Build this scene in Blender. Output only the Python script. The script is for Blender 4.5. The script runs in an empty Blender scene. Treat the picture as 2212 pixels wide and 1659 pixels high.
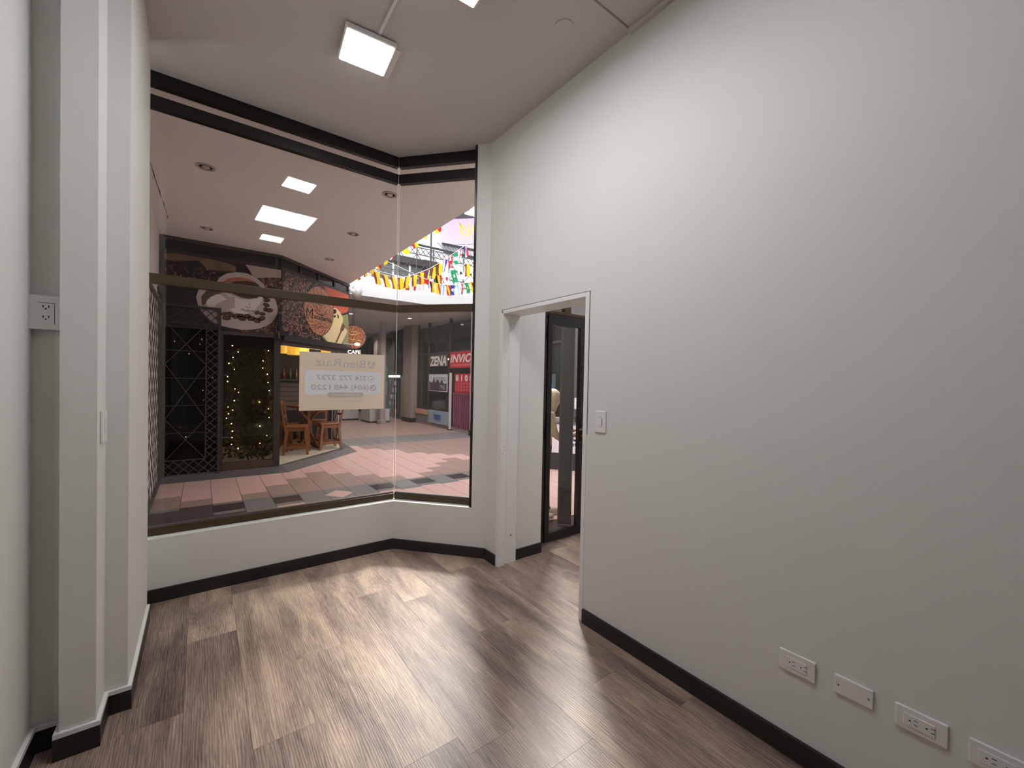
import bpy, bmesh, math, random
from mathutils import Vector, Matrix
random.seed(7)
SC = bpy.context.scene
COL = SC.collection
PI = math.pi

# ------------------------------------------------------------------ camera
cam_d = bpy.data.cameras.new('camera')
cam_d.sensor_fit = 'HORIZONTAL'; cam_d.sensor_width = 36.0
cam_d.lens = 897.0 / 2212 * 36.0
cam_d.shift_y = 10.5 / 2212
cam_d.clip_start = 0.02; cam_d.clip_end = 300
cam = bpy.data.objects.new('camera', cam_d); COL.objects.link(cam)
cam.matrix_world = Matrix(((0.8006, -0.0067, -0.5991, 0), (-0.5988, 0.0250, -0.8005, 0), (0.0203, 0.9997, 0.0160, 1.52), (0, 0, 0, 1)))
SC.camera = cam
# ------------------------------------------------------------------ sky, sun, exposure
SKY, SUN, LED, EXPO = 4.0, 10.5, 23.5, 0.28
world = bpy.data.worlds.new('overcast_sky'); SC.world = world
world.use_nodes = True
world.node_tree.nodes['Background'].inputs[0].default_value = (0.93, 0.97, 1.0, 1)
world.node_tree.nodes['Background'].inputs[1].default_value = SKY
sun_d = bpy.data.lights.new('sun', 'SUN'); sun_d.energy = SUN; sun_d.angle = math.radians(16); sun_d.color = (1.0, 0.96, 0.9)
sun = bpy.data.objects.new('sun', sun_d); COL.objects.link(sun)
sun.rotation_euler = Vector((0.60, 0.80, 1.0)).to_track_quat('Z', 'Y').to_euler()
SC.view_settings.view_transform = 'Standard'
SC.view_settings.look = 'None'
SC.view_settings.exposure = EXPO
SC.view_settings.gamma = 1.0
SC.view_settings.use_curve_mapping = False

# ------------------------------------------------------------------ materials
def lin(c):
    return tuple(((v / 255) / 12.92 if v / 255 <= 0.04045 else (((v / 255) + 0.055) / 1.055) ** 2.4) for v in c) + (1,)
MATS = {}
def newmat(name):
    m = bpy.data.materials.new(name); m.use_nodes = True
    return m, m.node_tree.nodes, m.node_tree.links, m.node_tree.nodes['Principled BSDF']
def mat(name, rgb, rough=0.6, metal=0.0, spec=0.5, bump=0.0, bscale=60.0, var=0.0, vscale=4.0, coat=0.0):
    if name in MATS: return MATS[name]
    m, N, L, P = newmat(name)
    P.inputs['Base Color'].default_value = lin(rgb)
    P.inputs['Roughness'].default_value = rough
    P.inputs['Metallic'].default_value = metal
    P.inputs['Specular IOR Level'].default_value = spec
    P.inputs['Coat Weight'].default_value = coat
    if bump or var:
        tc = N.new('ShaderNodeTexCoord')
    if bump:
        n = N.new('ShaderNodeTexNoise'); n.inputs['Scale'].default_value = bscale; n.inputs['Detail'].default_value = 3
        L.new(tc.outputs['Object'], n.inputs['Vector'])
        b = N.new('ShaderNodeBump'); b.inputs['Strength'].default_value = bump; b.inputs['Distance'].default_value = 0.01
        L.new(n.outputs['Fac'], b.inputs['Height']); L.new(b.outputs[0], P.inputs['Normal'])
    if var:
        n2 = N.new('ShaderNodeTexNoise'); n2.inputs['Scale'].default_value = vscale; n2.inputs['Detail'].default_value = 4
        L.new(tc.outputs['Object'], n2.inputs['Vector'])
        hs = N.new('ShaderNodeMapRange'); hs.inputs[3].default_value = 1 - var; hs.inputs[4].default_value = 1 + var
        L.new(n2.outputs['Fac'], hs.inputs[0])
        mx = N.new('ShaderNodeMix'); mx.data_type = 'RGBA'; mx.blend_type = 'MULTIPLY'; mx.inputs[0].default_value = 1
        mx.inputs[6].default_value = lin(rgb); L.new(hs.outputs[0], mx.inputs[7]); L.new(mx.outputs[2], P.inputs['Base Color'])
    MATS[name] = m
    return m
def emit(name, rgb, s):
    if name in MATS: return MATS[name]
    m, N, L, P = newmat(name)
    P.inputs['Base Color'].default_value = lin(rgb)
    P.inputs['Emission Color'].default_value = lin(rgb)
    P.inputs['Emission Strength'].default_value = s
    MATS[name] = m
    return m
def glass(name, tint=(235, 235, 235), refl=1.0):
    if name in MATS: return MATS[name]
    m, N, L, P = newmat(name)
    N.remove(P); out = N['Material Output']
    t = N.new('ShaderNodeBsdfTransparent'); t.inputs[0].default_value = lin(tint)
    g = N.new('ShaderNodeBsdfGlossy'); g.inputs['Roughness'].default_value = 0.02; g.inputs[0].default_value = (1, 1, 1, 1)
    fr = N.new('ShaderNodeFresnel'); ge = N.new('ShaderNodeNewGeometry'); io = N.new('ShaderNodeMapRange')
    io.inputs[3].default_value = 1.45; io.inputs[4].default_value = 1 / 1.45     # the same reflectance from both sides of the thin pane
    L.new(ge.outputs['Backfacing'], io.inputs[0]); L.new(io.outputs[0], fr.inputs[0])
    mul = N.new('ShaderNodeMath'); mul.operation = 'MULTIPLY'; mul.inputs[1].default_value = refl
    L.new(fr.outputs[0], mul.inputs[0])
    mx = N.new('ShaderNodeMixShader'); L.new(mul.outputs[0], mx.inputs[0]); L.new(t.outputs[0], mx.inputs[1]); L.new(g.outputs[0], mx.inputs[2])
    L.new(mx.outputs[0], out.inputs[0])
    MATS[name] = m
    return m
def paper(name, rgb, trans=0.5):
    if name in MATS: return MATS[name]
    m, N, L, P = newmat(name)
    N.remove(P); out = N['Material Output']
    d = N.new('ShaderNodeBsdfDiffuse'); d.inputs[0].default_value = lin(rgb)
    t = N.new('ShaderNodeBsdfTranslucent'); t.inputs[0].default_value = lin(rgb)
    mx = N.new('ShaderNodeMixShader'); mx.inputs[0].default_value = trans
    L.new(d.outputs[0], mx.inputs[1]); L.new(t.outputs[0], mx.inputs[2]); L.new(mx.outputs[0], out.inputs[0])
    MATS[name] = m
    return m
def ramp(N, L, src, stops):
    r = N.new('ShaderNodeValToRGB'); e = r.color_ramp.elements
    while len(e) < len(stops): e.new(0.5)
    for i, (p, c) in enumerate(stops):
        e[i].position = p; e[i].color = lin(c)
    L.new(src, r.inputs[0])
    return r
def wood_floor():
    m, N, L, P = newmat('oak_vinyl')
    tc = N.new('ShaderNodeTexCoord'); oi = N.new('ShaderNodeObjectInfo')
    off = N.new('ShaderNodeVectorMath'); off.operation = 'SCALE'
    cx = N.new('ShaderNodeCombineXYZ')
    for i in range(3): L.new(oi.outputs['Random'], cx.inputs[i])
    L.new(cx.outputs[0], off.inputs[0]); off.inputs['Scale'].default_value = 37.0
    add = N.new('ShaderNodeVectorMath'); L.new(tc.outputs['Object'], add.inputs[0]); L.new(off.outputs[0], add.inputs[1])
    def noise(scale, stretch, detail, dist=0.0):
        mp = N.new('ShaderNodeMapping'); mp.inputs['Scale'].default_value = (scale, scale * stretch, scale)
        L.new(add.outputs[0], mp.inputs[0])
        n = N.new('ShaderNodeTexNoise'); n.inputs['Scale'].default_value = 1; n.inputs['Detail'].default_value = detail; n.inputs['Distortion'].default_value = dist
        L.new(mp.outputs[0], n.inputs['Vector'])
        return n
    big = noise(7, 0.16, 4, 0.6)
    fine = noise(210, 0.05, 6, 0.8)
    mid = noise(46, 0.06, 6, 2.6)
    # growth ring figure
    mp = N.new('ShaderNodeMapping'); mp.inputs['Scale'].default_value = (9, 0.75, 9); L.new(add.outputs[0], mp.inputs[0])
    w = N.new('ShaderNodeTexWave'); w.inputs['Scale'].default_value = 3.4; w.inputs['Distortion'].default_value = 11.0; w.inputs['Detail'].default_value = 4; w.inputs['Detail Scale'].default_value = 0.9
    L.new(mp.outputs[0], w.inputs[0])
    s1 = N.new('ShaderNodeMath'); s1.operation = 'MULTIPLY_ADD'; s1.inputs[1].default_value = 0.72; L.new(big.outputs[0], s1.inputs[0])
    s2 = N.new('ShaderNodeMath'); s2.operation = 'MULTIPLY_ADD'; s2.inputs[1].default_value = 0.36; L.new(fine.outputs[0], s2.inputs[0])
    s3 = N.new('ShaderNodeMath'); s3.operation = 'MULTIPLY_ADD'; s3.inputs[1].default_value = 0.26; L.new(mid.outputs[0], s3.inputs[0])
    s4 = N.new('ShaderNodeMath'); s4.operation = 'MULTIPLY_ADD'; s4.inputs[1].default_value = 0.12; s4.inputs[2].default_value = -0.20; L.new(w.outputs['Fac'], s4.inputs[0])
    L.new(s4.outputs[0], s3.inputs[2]); L.new(s3.outputs[0], s2.inputs[2]); L.new(s2.outputs[0], s1.inputs[2])
    s5 = N.new('ShaderNodeMath'); s5.operation = 'MULTIPLY_ADD'; s5.inputs[1].default_value = 0.17; L.new(oi.outputs['Random'], s5.inputs[0]); L.new(s1.outputs[0], s5.inputs[2])
    r = ramp(N, L, s5.outputs[0], [(0.28, (54, 43, 38)), (0.42, (98, 81, 73)), (0.56, (138, 118, 107)), (0.70, (174, 151, 134)), (0.88, (214, 188, 160))])
    L.new(r.outputs[0], P.inputs['Base Color'])
    rr = N.new('ShaderNodeMapRange'); rr.inputs[3].default_value = 0.30; rr.inputs[4].default_value = 0.46; L.new(fine.outputs[0], rr.inputs[0])
    L.new(rr.outputs[0], P.inputs['Roughness'])
    P.inputs['Specular IOR Level'].default_value = 0.55
    b = N.new('ShaderNodeBump'); b.inputs['Strength'].default_value = 0.35; b.inputs['Distance'].default_value = 0.004
    L.new(s1.outputs[0], b.inputs['Height']); L.new(b.outputs[0], P.inputs['Normal'])
    MATS['oak'] = m
    return m
def beans(name, lo, mid, hi, scale, rough=0.45, dk=0.45):
    m, N, L, P = newmat(name)
    tc = N.new('ShaderNodeTexCoord')
    mp = N.new('ShaderNodeMapping'); mp.inputs['Scale'].default_value = (scale, scale, scale * 0.72); mp.inputs['Rotation'].default_value = (0.3, 0.5, 0.2)
    L.new(tc.outputs['Object'], mp.inputs[0])
    v = N.new('ShaderNodeTexVoronoi'); v.inputs['Scale'].default_value = 1; L.new(mp.outputs[0], v.inputs['Vector'])
    r = ramp(N, L, v.outputs['Distance'], [(0.0, hi), (0.22, mid), (0.5, lo), (0.8, tuple(c // 2 for c in lo))])
    v2 = N.new('ShaderNodeTexNoise'); v2.inputs['Scale'].default_value = 3.0; L.new(tc.outputs['Object'], v2.inputs['Vector'])
    mr = N.new('ShaderNodeMapRange'); mr.inputs[1].default_value = 0.35; mr.inputs[2].default_value = 0.65; mr.inputs[3].default_value = dk; mr.inputs[4].default_value = 1.15
    L.new(v2.outputs[0], mr.inputs[0])
    mx = N.new('ShaderNodeMix'); mx.data_type = 'RGBA'; mx.blend_type = 'MULTIPLY'; mx.inputs[0].default_value = 1
    L.new(r.outputs[0], mx.inputs[6]); L.new(mr.outputs[0], mx.inputs[7]); L.new(mx.outputs[2], P.inputs['Base Color'])
    P.inputs['Roughness'].default_value = rough
    MATS[name] = m
    return m
WALL = mat('wall_paint', (222, 222, 216), 0.62, bump=0.03, bscale=140)
CEIL = mat('ceiling_paint', (202, 198, 195), 0.8, bump=0.02, bscale=120)
WHITE = mat('white_enamel', (232, 232, 228), 0.35)
PLASTIC = mat('white_plastic', (228, 226, 222), 0.38)
SLOT = mat('socket_slot', (14, 14, 14), 0.6)
BLACK = mat('black_aluminium', (19, 17, 17), 0.32, 0.0, 0.5)
BRONZE = mat('bronze_aluminium', (66, 50, 26), 0.36, 0.0)
BASEB = mat('charcoal_baseboard', (36, 33, 32), 0.42, var=0.12, vscale=9)
GLASS = glass('clear_glass', (240, 240, 240))
OAK = wood_floor()

# ------------------------------------------------------------------ mesh helpers
class MB:
    def __init__(self): self.v = []; self.f = []; self.m = []
    def add(self, vs, fs, m=0):
        o = len(self.v); self.v += [tuple(v) for v in vs]
        for f in fs: self.f.append(tuple(i + o for i in f)); self.m.append(m)
        return self
    def box(self, x0, x1, y0, y1, z0, z1, m=0):
        vs = [(x, y, z) for z in (z0, z1) for y in (y0, y1) for x in (x0, x1)]
        return self.add(vs, [(0, 2, 3, 1), (4, 5, 7, 6), (0, 1, 5, 4), (2, 6, 7, 3), (0, 4, 6, 2), (1, 3, 7, 5)], m)
    def prism(self, poly, z0, z1, m=0):
        a = sum(poly[i][0] * poly[(i + 1) % len(poly)][1] - poly[(i + 1) % len(poly)][0] * poly[i][1] for i in range(len(poly)))
        if a < 0: poly = poly[::-1]
        n = len(poly)
        vs = [(p[0], p[1], z0) for p in poly] + [(p[0], p[1], z1) for p in poly]
        fs = [tuple(range(n))[::-1], tuple(range(n, 2 * n))] + [(i, (i + 1) % n, n + (i + 1) % n, n + i) for i in range(n)]
        return self.add(vs, fs, m)
    def beam(self, p, q, w, h, m=0, up=(0, 0, 1)):
        p, q = Vector(p), Vector(q); d = (q - p).normalized(); u = Vector(up)
        if abs(d.dot(u)) > 0.98: u = Vector((0, 1, 0))
        s = d.cross(u).normalized(); t = s.cross(d)
        vs = [e + s * a * w / 2 + t * b * h / 2 for e in (p, q) for a, b in ((-1, -1), (1, -1), (1, 1), (-1, 1))]
        return self.add(vs, [(0, 1, 2, 3), (7, 6, 5, 4), (0, 4, 5, 1), (1, 5, 6, 2), (2, 6, 7, 3), (3, 7, 4, 0)], m)
    def tube(self, pts, r, n=8, m=0, r1=None):
        pts = [Vector(p) for p in pts]; rings = []
        for i, p in enumerate(pts):
            d = (pts[min(i + 1, len(pts) - 1)] - pts[max(i - 1, 0)]).normalized()
            u = Vector((0, 0, 1)) if abs(d.z) < 0.95 else Vector((0, 1, 0))
            s = d.cross(u).normalized(); t = s.cross(d)
            k = i / max(1, len(pts) - 1); rr = r if r1 is None else r + (r1 - r) * k
            rings.append([p + s * math.cos(a) * rr + t * math.sin(a) * rr for a in (2 * PI * j / n for j in range(n))])
        vs = [v for g in rings for v in g]; fs = []
        for i in range(len(rings) - 1):
            for j in range(n): fs.append((i * n + j, i * n + (j + 1) % n, (i + 1) * n + (j + 1) % n, (i + 1) * n + j))
        fs.append(tuple(range(n))[::-1]); fs.append(tuple(range((len(rings) - 1) * n, len(rings) * n)))
        return self.add(vs, fs, m)
    def lathe(self, prof, c=(0, 0, 0), n=20, m=0, M=None):
        vs = []; fs = []
        for r, z in prof:
            for j in range(n):
                v = Vector((r * math.cos(2 * PI * j / n), r * math.sin(2 * PI * j / n), z))
                if M is not None: v = M @ v
                vs.append(v + Vector(c))
        k = len(prof)
        for i in range(k - 1):
            for j in range(n): fs.append((i * n + j, i * n + (j + 1) % n, (i + 1) * n + (j + 1) % n, (i + 1) * n + j))
        if prof[0][0] > 1e-6: fs.append(tuple(range(n))[::-1])
        if prof[-1][0] > 1e-6: fs.append(tuple(range((k - 1) * n, k * n)))
        return self.add(vs, fs, m)
    def ball(self, c, r, n=10, k=6, m=0, sc=(1, 1, 1)):
        prof = [(max(1e-7, math.sin(PI * i / k)) * r, -math.cos(PI * i / k) * r) for i in range(k + 1)]
        return self.lathe(prof, c, n, m, Matrix.Diagonal(Vector(sc)))
    def poly(self, pts, m=0): return self.add(pts, [tuple(range(len(pts)))], m)
    def mesh(self, name, mats, smooth=False):
        me = bpy.data.meshes.new(name); me.from_pydata(self.v, [], self.f)
        for k in (mats if isinstance(mats, (list, tuple)) else [mats]): me.materials.append(k)
        me.polygons.foreach_set('material_index', self.m)
        if smooth: me.polygons.foreach_set('use_smooth', [True] * len(self.f))
        me.update()
        return me
    def build(self, name, mats, parent=None, smooth=False, bevel=0.0, fixn=True, seg=2):
        me = self.mesh(name, mats, smooth)
        if fixn:
            bm = bmesh.new(); bm.from_mesh(me)
            bmesh.ops.remove_doubles(bm, verts=bm.verts, dist=1e-6)
            bmesh.ops.recalc_face_normals(bm, faces=bm.faces); bm.to_mesh(me); bm.free()
        o = bpy.data.objects.new(name, me); COL.objects.link(o)
        if parent is not None: attach(o, parent)
        if bevel:
            b = o.modifiers.new('bevel', 'BEVEL'); b.width = bevel; b.segments = seg; b.limit_method = 'ANGLE'
        if smooth:
            pass
        return o
def attach(o, parent):
    o.parent = parent
    o.matrix_parent_inverse = parent_matrix(parent).inverted()
def parent_matrix(p):
    M = Matrix.LocRotScale(p.location, p.rotation_euler, p.scale)
    return M if p.parent is None else parent_matrix(p.parent) @ p.matrix_parent_inverse @ M
def tag(o, label=None, cat=None, group=None, kind=None):
    if label: o['label'] = label
    if cat: o['category'] = cat
    if group: o['group'] = group
    if kind: o['kind'] = kind
    return o
def thing(name, label, cat, loc=(0, 0, 0), group=None, rz=0.0):
    o = bpy.data.objects.new(name, None); COL.objects.link(o)
    o.empty_display_size = 0.1; o.location = loc; o.rotation_euler = (0, 0, rz)
    return tag(o, label, cat, group)
def struct_root(name, label, loc=(0, 0, 0)):
    o = bpy.data.objects.new(name, None); COL.objects.link(o); o.empty_display_size = 0.1; o.location = loc
    return tag(o, label, None, None, 'structure')
def struct(mb, name, mats, label, **k): return tag(mb.build(name, mats, **k), label, kind='structure')
def copy_tree(o, parent=None):
    c = o.copy(); COL.objects.link(c); c.parent = parent
    for ch in list(o.children): copy_tree(ch, c)
    return c
def text_mesh(body, size, mirror=False, shear=0.0, spacing=1.0, width=None, bold=0.0):
    cu = bpy.data.curves.new('lettering', 'FONT'); cu.body = body; cu.size = size; cu.align_x = 'LEFT'; cu.shear = shear; cu.space_character = spacing
    cu.offset = bold; cu.resolution_u = 3
    t = bpy.data.objects.new('lettering', cu); COL.objects.link(t)
    dg = bpy.context.evaluated_depsgraph_get()
    me = bpy.data.meshes.new_from_object(t.evaluated_get(dg))
    bpy.data.objects.remove(t); bpy.data.curves.remove(cu)
    xs = [v.co.x for v in me.vertices] or [0, 1]
    x0, x1 = min(xs), max(xs); s = (width / (x1 - x0)) if width else 1.0
    for v in me.vertices: v.co.x = (v.co.x - x0) * s
    if mirror:
        w = (x1 - x0) * s
        for v in me.vertices: v.co.x = w - v.co.x
        me.flip_normals()
    return me
class Fr:
    """a vertical flat face: u along it, z up, w out towards the viewer"""
    def __init__(s, o, du): s.o = Vector(o); s.du = Vector(du).normalized(); s.n = s.du.cross(Vector((0, 0, 1)))
    def p(s, u, z, w=0.0): return s.o + s.du * u + Vector((0, 0, z)) + s.n * w
    def poly(s, name, pts, w, m, parent, label=None):
        o = MB().poly([s.p(u, z, w) for u, z in pts]).build(name, m, parent, fixn=False)
        if label: o['label'] = label
        return o
    def slab(s, mb, u0, u1, z0, z1, w0, w1, m=0):
        vs = [s.p(u, z, w) for w in (w0, w1) for z in (z0, z1) for u in (u0, u1)]
        return mb.add(vs, [(0, 2, 3, 1), (4, 5, 7, 6), (0, 1, 5, 4), (2, 6, 7, 3), (0, 4, 6, 2), (1, 3, 7, 5)], m)
    def text(s, body, u, z, size, w, m, parent, name='lettering', **k):
        me = text_mesh(body, size, **k); me.materials.append(m)
        for v in me.vertices: v.co = s.p(u + v.co.x, z + v.co.y, w)
        me.update()
        o = bpy.data.objects.new(name, me); COL.objects.link(o); attach(o, parent)
        return o
    def ell(s, cu, cz, ru, rz, n=28, a0=0.0, a1=2 * PI): return [(cu + ru * math.cos(a0 + (a1 - a0) * i / n), cz + rz * math.sin(a0 + (a1 - a0) * i / n)) for i in range(n if a1 - a0 > 6.2 else n + 1)]
def rrect(u0, u1, z0, z1, r, n=5):
    o = []
    for cu, cz, a in ((u1 - r, z1 - r, 0), (u0 + r, z1 - r, PI / 2), (u0 + r, z0 + r, PI), (u1 - r, z0 + r, 1.5 * PI)):
        o += [(cu + r * math.cos(a + PI / 2 * i / n), cz + r * math.sin(a + PI / 2 * i / n)) for i in range(n + 1)]
    return o
def stroke(pts, w):
    """a flat ribbon outline along 2-D points"""
    l = []; r = []
    for i, p in enumerate(pts):
        a = pts[max(0, i - 1)]; b = pts[min(len(pts) - 1, i + 1)]
        dx, dy = b[0] - a[0], b[1] - a[1]; d = math.hypot(dx, dy) or 1
        k = w * (1 if 0 < i < len(pts) - 1 else 0.4)
        l.append((p[0] - dy / d * k, p[1] + dx / d * k)); r.append((p[0] + dy / d * k, p[1] - dx / d * k))
    return l + r[::-1]

# ================================================================== THE ROOM
XR, ZC = 1.96, 3.545
# ---- floor and planks
floor = struct(MB().box(-1.15, 4.3, -5.15, 3.66, -0.06, -0.010), 'floor', mat('screed', (74, 62, 56), 0.9), 'dark wood plank floor of the empty shop')
PW, PL = 0.235, 1.5
plank_me = MB().box(-PW / 2 + 0.0004, PW / 2 - 0.0004, -PL / 2 + 0.0005, PL / 2 - 0.0005, -0.0095, 0.0).mesh('plank', OAK)
offs = {0: 2.95, 3: 3.02, 4: 1.42, -1: 2.35, 1: 1.95, 2: 2.45, 5: 2.68, 6: 2.10, 7: 2.9}
for c in range(-4, 18):
    xc = 0.18 + PW * c - PW / 2
    y0 = offs.get(c, (c * 0.57) % 1.5 + 1.0)
    while y0 > -5.1: y0 -= PL
    while y0 < 3.6:
        a, b = max(y0, -5.1), min(y0 + PL, 3.62)
        if xc > 2.15: b = min(b, 2.93)
        if b - a > 0.06:
            o = bpy.data.objects.new('plank', plank_me); COL.objects.link(o)
            o.location = (xc, (a + b) / 2, 0); o.scale = (1, (b - a) / PL, 1); o.parent = floor
        y0 += PL
# ---- walls
wr = MB().box(XR, 2.15, -5.1, 1.825, 0, ZC).box(XR, 2.15, 1.825, 2.80, 2.105, ZC)
struct(wr, 'wall_right', WALL, 'long plain white wall with the doorway at its far end')
n_out = Vector((0.753, 0.658))
K = Vector((1.395, 3.62)); E2 = Vector((1.88, 3.065))
def offs_poly(d):
    a = Vector((-1.0, 3.62 + d)); k = Vector((K.x + d * math.tan(math.radians(48.95 / 2)), K.y + d)); e = E2 + n_out * d
    return a, k, e
a0, k0, e0 = offs_poly(0); a1, k1, e1 = offs_poly(0.16)
struct(MB().prism([a0, k0, k1, a1], 0, 0.425), 'wall_front', WALL, 'low white wall under the long shop window')
struct(MB().prism([k0, e0, e1, k1], 0, 0.425), 'wall_angled', WALL, 'low white wall under the short slanted window')
struct(MB().prism([(1.88, 3.065), (1.962, 2.968), (1.962, 2.80), (2.45, 2.80), (2.45, 2.955), (2.14, 2.955), (2.0, 3.17)], 0, ZC), 'wall_pier', WALL, 'white pier between the slanted window and the doorway')
wl = MB().prism([(-0.26, 3.38), (-0.26, 2.53), (-0.336, 2.53), (-0.336, 2.345), (-0.441, 2.345), (-0.441, 2.44), (-0.535, 2.44), (-0.535, -5.1), (-0.7, -5.1), (-1.05, 2.6), (-1.05, 3.38)], 0, ZC)
struct(wl, 'wall_left', WALL, 'stepped white column and wall beside the window')
struct(MB().box(-1.15, -1.0, 3.38, 3.8, 0, ZC), 'wall_niche', WALL, 'white return wall at the hidden end of the window')
struct(MB().box(-0.7, 4.3, -5.25, -5.1, 0, ZC), 'wall_back', WALL, 'white wall behind the viewer')
struct(MB().box(4.2, 4.35, -5.1, 2.95, 0, ZC), 'wall_side', WALL, 'white far wall of the room beyond the doorway')
struct(MB().prism([(-1.15, -5.25), (4.35, -5.25), (4.35, 3.0), (2.1, 3.0), (1.985, 3.17), (1.47, 3.74), (-1.15, 3.74)], ZC, ZC + 0.12), 'ceiling', CEIL, 'flat white shop ceiling')
# ---- baseboards
def run(mb, pts, h, t, z0=0.0, m=0):
    """a skirting along an open polyline, room side on the left of the walking direction"""
    P = [Vector(p) for p in pts]; inn = []
    for i, p in enumerate(P):
        ns = []
        if i > 0: d = (P[i] - P[i - 1]).normalized(); ns.append(Vector((-d.y, d.x)))
        if i < len(P) - 1: d = (P[i + 1] - P[i]).normalized(); ns.append(Vector((-d.y, d.x)))
        n = sum(ns, Vector((0, 0))).normalized(); k = t / max(0.3, n.dot(ns[0])); inn.append(p + n * k)
    for i in range(len(P) - 1): mb.prism([P[i], P[i + 1], inn[i + 1], inn[i]], z0, z0 + h, m)
    return mb
BH = 0.088
struct(run(MB(), [(XR, 2.80), (1.962, 2.966), (1.88, 3.065), (K.x, K.y)], BH, 0.014), 'baseboard_angled', BASEB, 'black baseboard under the slanted window', fixn=False)
struct(run(MB(), [(K.x, K.y), (-1.0, 3.62)], BH, 0.014), 'baseboard_front', BASEB, 'black baseboard along the low window wall', fixn=False)
struct(run(MB(), [(2.15, 1.812), (XR, 1.812), (XR, -5.1)][1:][::-1], BH, 0.016), 'baseboard_right', BASEB, 'black baseboard along the long white wall', fixn=False)
struct(run(MB(), [(2.15, 2.80), (2.45, 2.80)][::-1], BH, 0.014), 'baseboard_pier', BASEB, 'short black baseboard just inside the doorway', fixn=False)
LB = [(-0.26, 3.36), (-0.26, 2.53), (-0.336, 2.53), (-0.336, 2.345), (-0.441, 2.345), (-0.441, 2.44), (-0.535, 2.44), (-0.535, -5.1)]
struct(run(MB(), LB, BH, 0.015), 'baseboard_left', BASEB, 'black baseboard stepping around the white column', fixn=False)
struct(run(MB(), LB, 0.018, 0.0145, BH), 'trim_1', WHITE, 'white moulding strip capping the baseboard of the column', fixn=False)
# ---- ceiling trims
struct(MB().box(1.925, XR, -5.1, 1.545, ZC - 0.022, ZC), 'trim_2', CEIL, 'white cable trunking where ceiling meets the long wall', bevel=0.003)
struct(MB().box(1.10, 1.925, 1.538, 1.546, ZC - 0.004, ZC).box(-0.5, 1.10, 1.538, 1.546, ZC - 0.004, ZC), 'trim_3', mat('ceiling_joint', (150, 145, 140), 0.8), 'thin joint line across the ceiling')

# ---- windows
def win(name, p, q, label, post=False, white_from=None):
    root = struct_root(name, label, (p[0], p[1], 0))
    f = Fr((p[0], p[1], 0), (q[0] - p[0], q[1] - p[1], 0)); ln = (Vector(q) - Vector(p)).length
    for nm, z0, z1, m in (('frame_bar', 0.43, 0.476, BRONZE), ('frame_bar', 2.138, 2.204, BRONZE), ('frame_bar', 3.305, 3.388, BLACK), ('frame_bar', 3.452, ZC, BLACK)):
        b = MB(); f.slab(b, 0, ln, z0, z1, 0.0, -0.05); b.build(nm, m, root, bevel=0.003)
    b = MB(); f.slab(b, 0, ln, 0.476, 0.488, -0.012, -0.038); b.build('glazing_bead', mat('grey_bead', (96, 90, 84), 0.5), root)
    for z0, z1 in ((0.476, 2.138), (2.204, 3.305), (3.388, 3.452)):
        b = MB(); f.slab(b, 0.002, ln - 0.002 - (0.02 if post else 0), z0, z1, -0.022, -0.028); b.build('pane', GLASS, root)
    if post:
        b = MB(); f.slab(b, ln - 0.024, ln - 0.0015, 0.428, ZC, 0.0675, -0.05); b.build('frame_post', BLACK, root, bevel=0.002)
    return root, f, ln
fa, fk, fe = offs_poly(0.07)
w1, F_w1, L1 = win('window_1', fa, fk, 'long shop window in black and bronze frame')
w2, F_w2, L2 = win('window_2', fk, fe, 'narrow slanted shop window beside the pier', post=True)
# clear silicone line where the two panes meet
b = MB()
gk = offs_poly(0.093)[1]
for z0, z1 in ((0.488, 2.138), (2.204, 3.305)): b.tube([(gk.x, gk.y - 0.001, z0), (gk.x, gk.y - 0.001, z1)], 0.0035, 6)
b.build('silicone_joint', mat('silicone', (214, 204, 192), 0.4), w1)

# ---- doorway casing
d1 = struct_root('door_1', 'white painted metal door casing without a leaf', (XR, 2.3, 0))
MB().box(XR - 0.004, 2.15, 1.818, 1.852, 0, 2.1045).build('near_jamb', WHITE, d1, bevel=0.003)
MB().box(XR - 0.004, 2.022, 2.755, 2.80, 0, 2.1045).build('far_jamb', WHITE, d1, bevel=0.003)
MB().box(2.024, 2.15, 2.772, 2.80, 0, 2.1045).build('door_stop', WHITE, d1, bevel=0.003)
MB().box(XR - 0.004, 2.15, 1.852, 2.772, 2.074, 2.104).build('head', WHITE, d1, bevel=0.003)
MB().box(XR - 0.0012, XR + 0.01, 1.814, 2.79, 2.1035, 2.1075).box(XR - 0.0012, XR + 0.01, 1.8135, 1.8175, 1.2, 2.1075).build('shadow_gap', SLOT, d1)
for z in (1.80, 1.77, 1.72, 1.36, 0.99, 0.96, 0.93, 0.24, 0.19):
    MB().tube([(1.985 + 0.012 * math.sin(z * 40), 2.7548, z), (1.985 + 0.012 * math.sin(z * 40), 2.7535, z)], 0.0026, 8).build('screw_hole', SLOT, d1)
MB().tube([(2.09, 2.772, 0.235), (2.09, 2.7665, 0.235)], 0.007, 12).build('screw', mat('steel', (150, 150, 148), 0.3, 0.9), d1)

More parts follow.
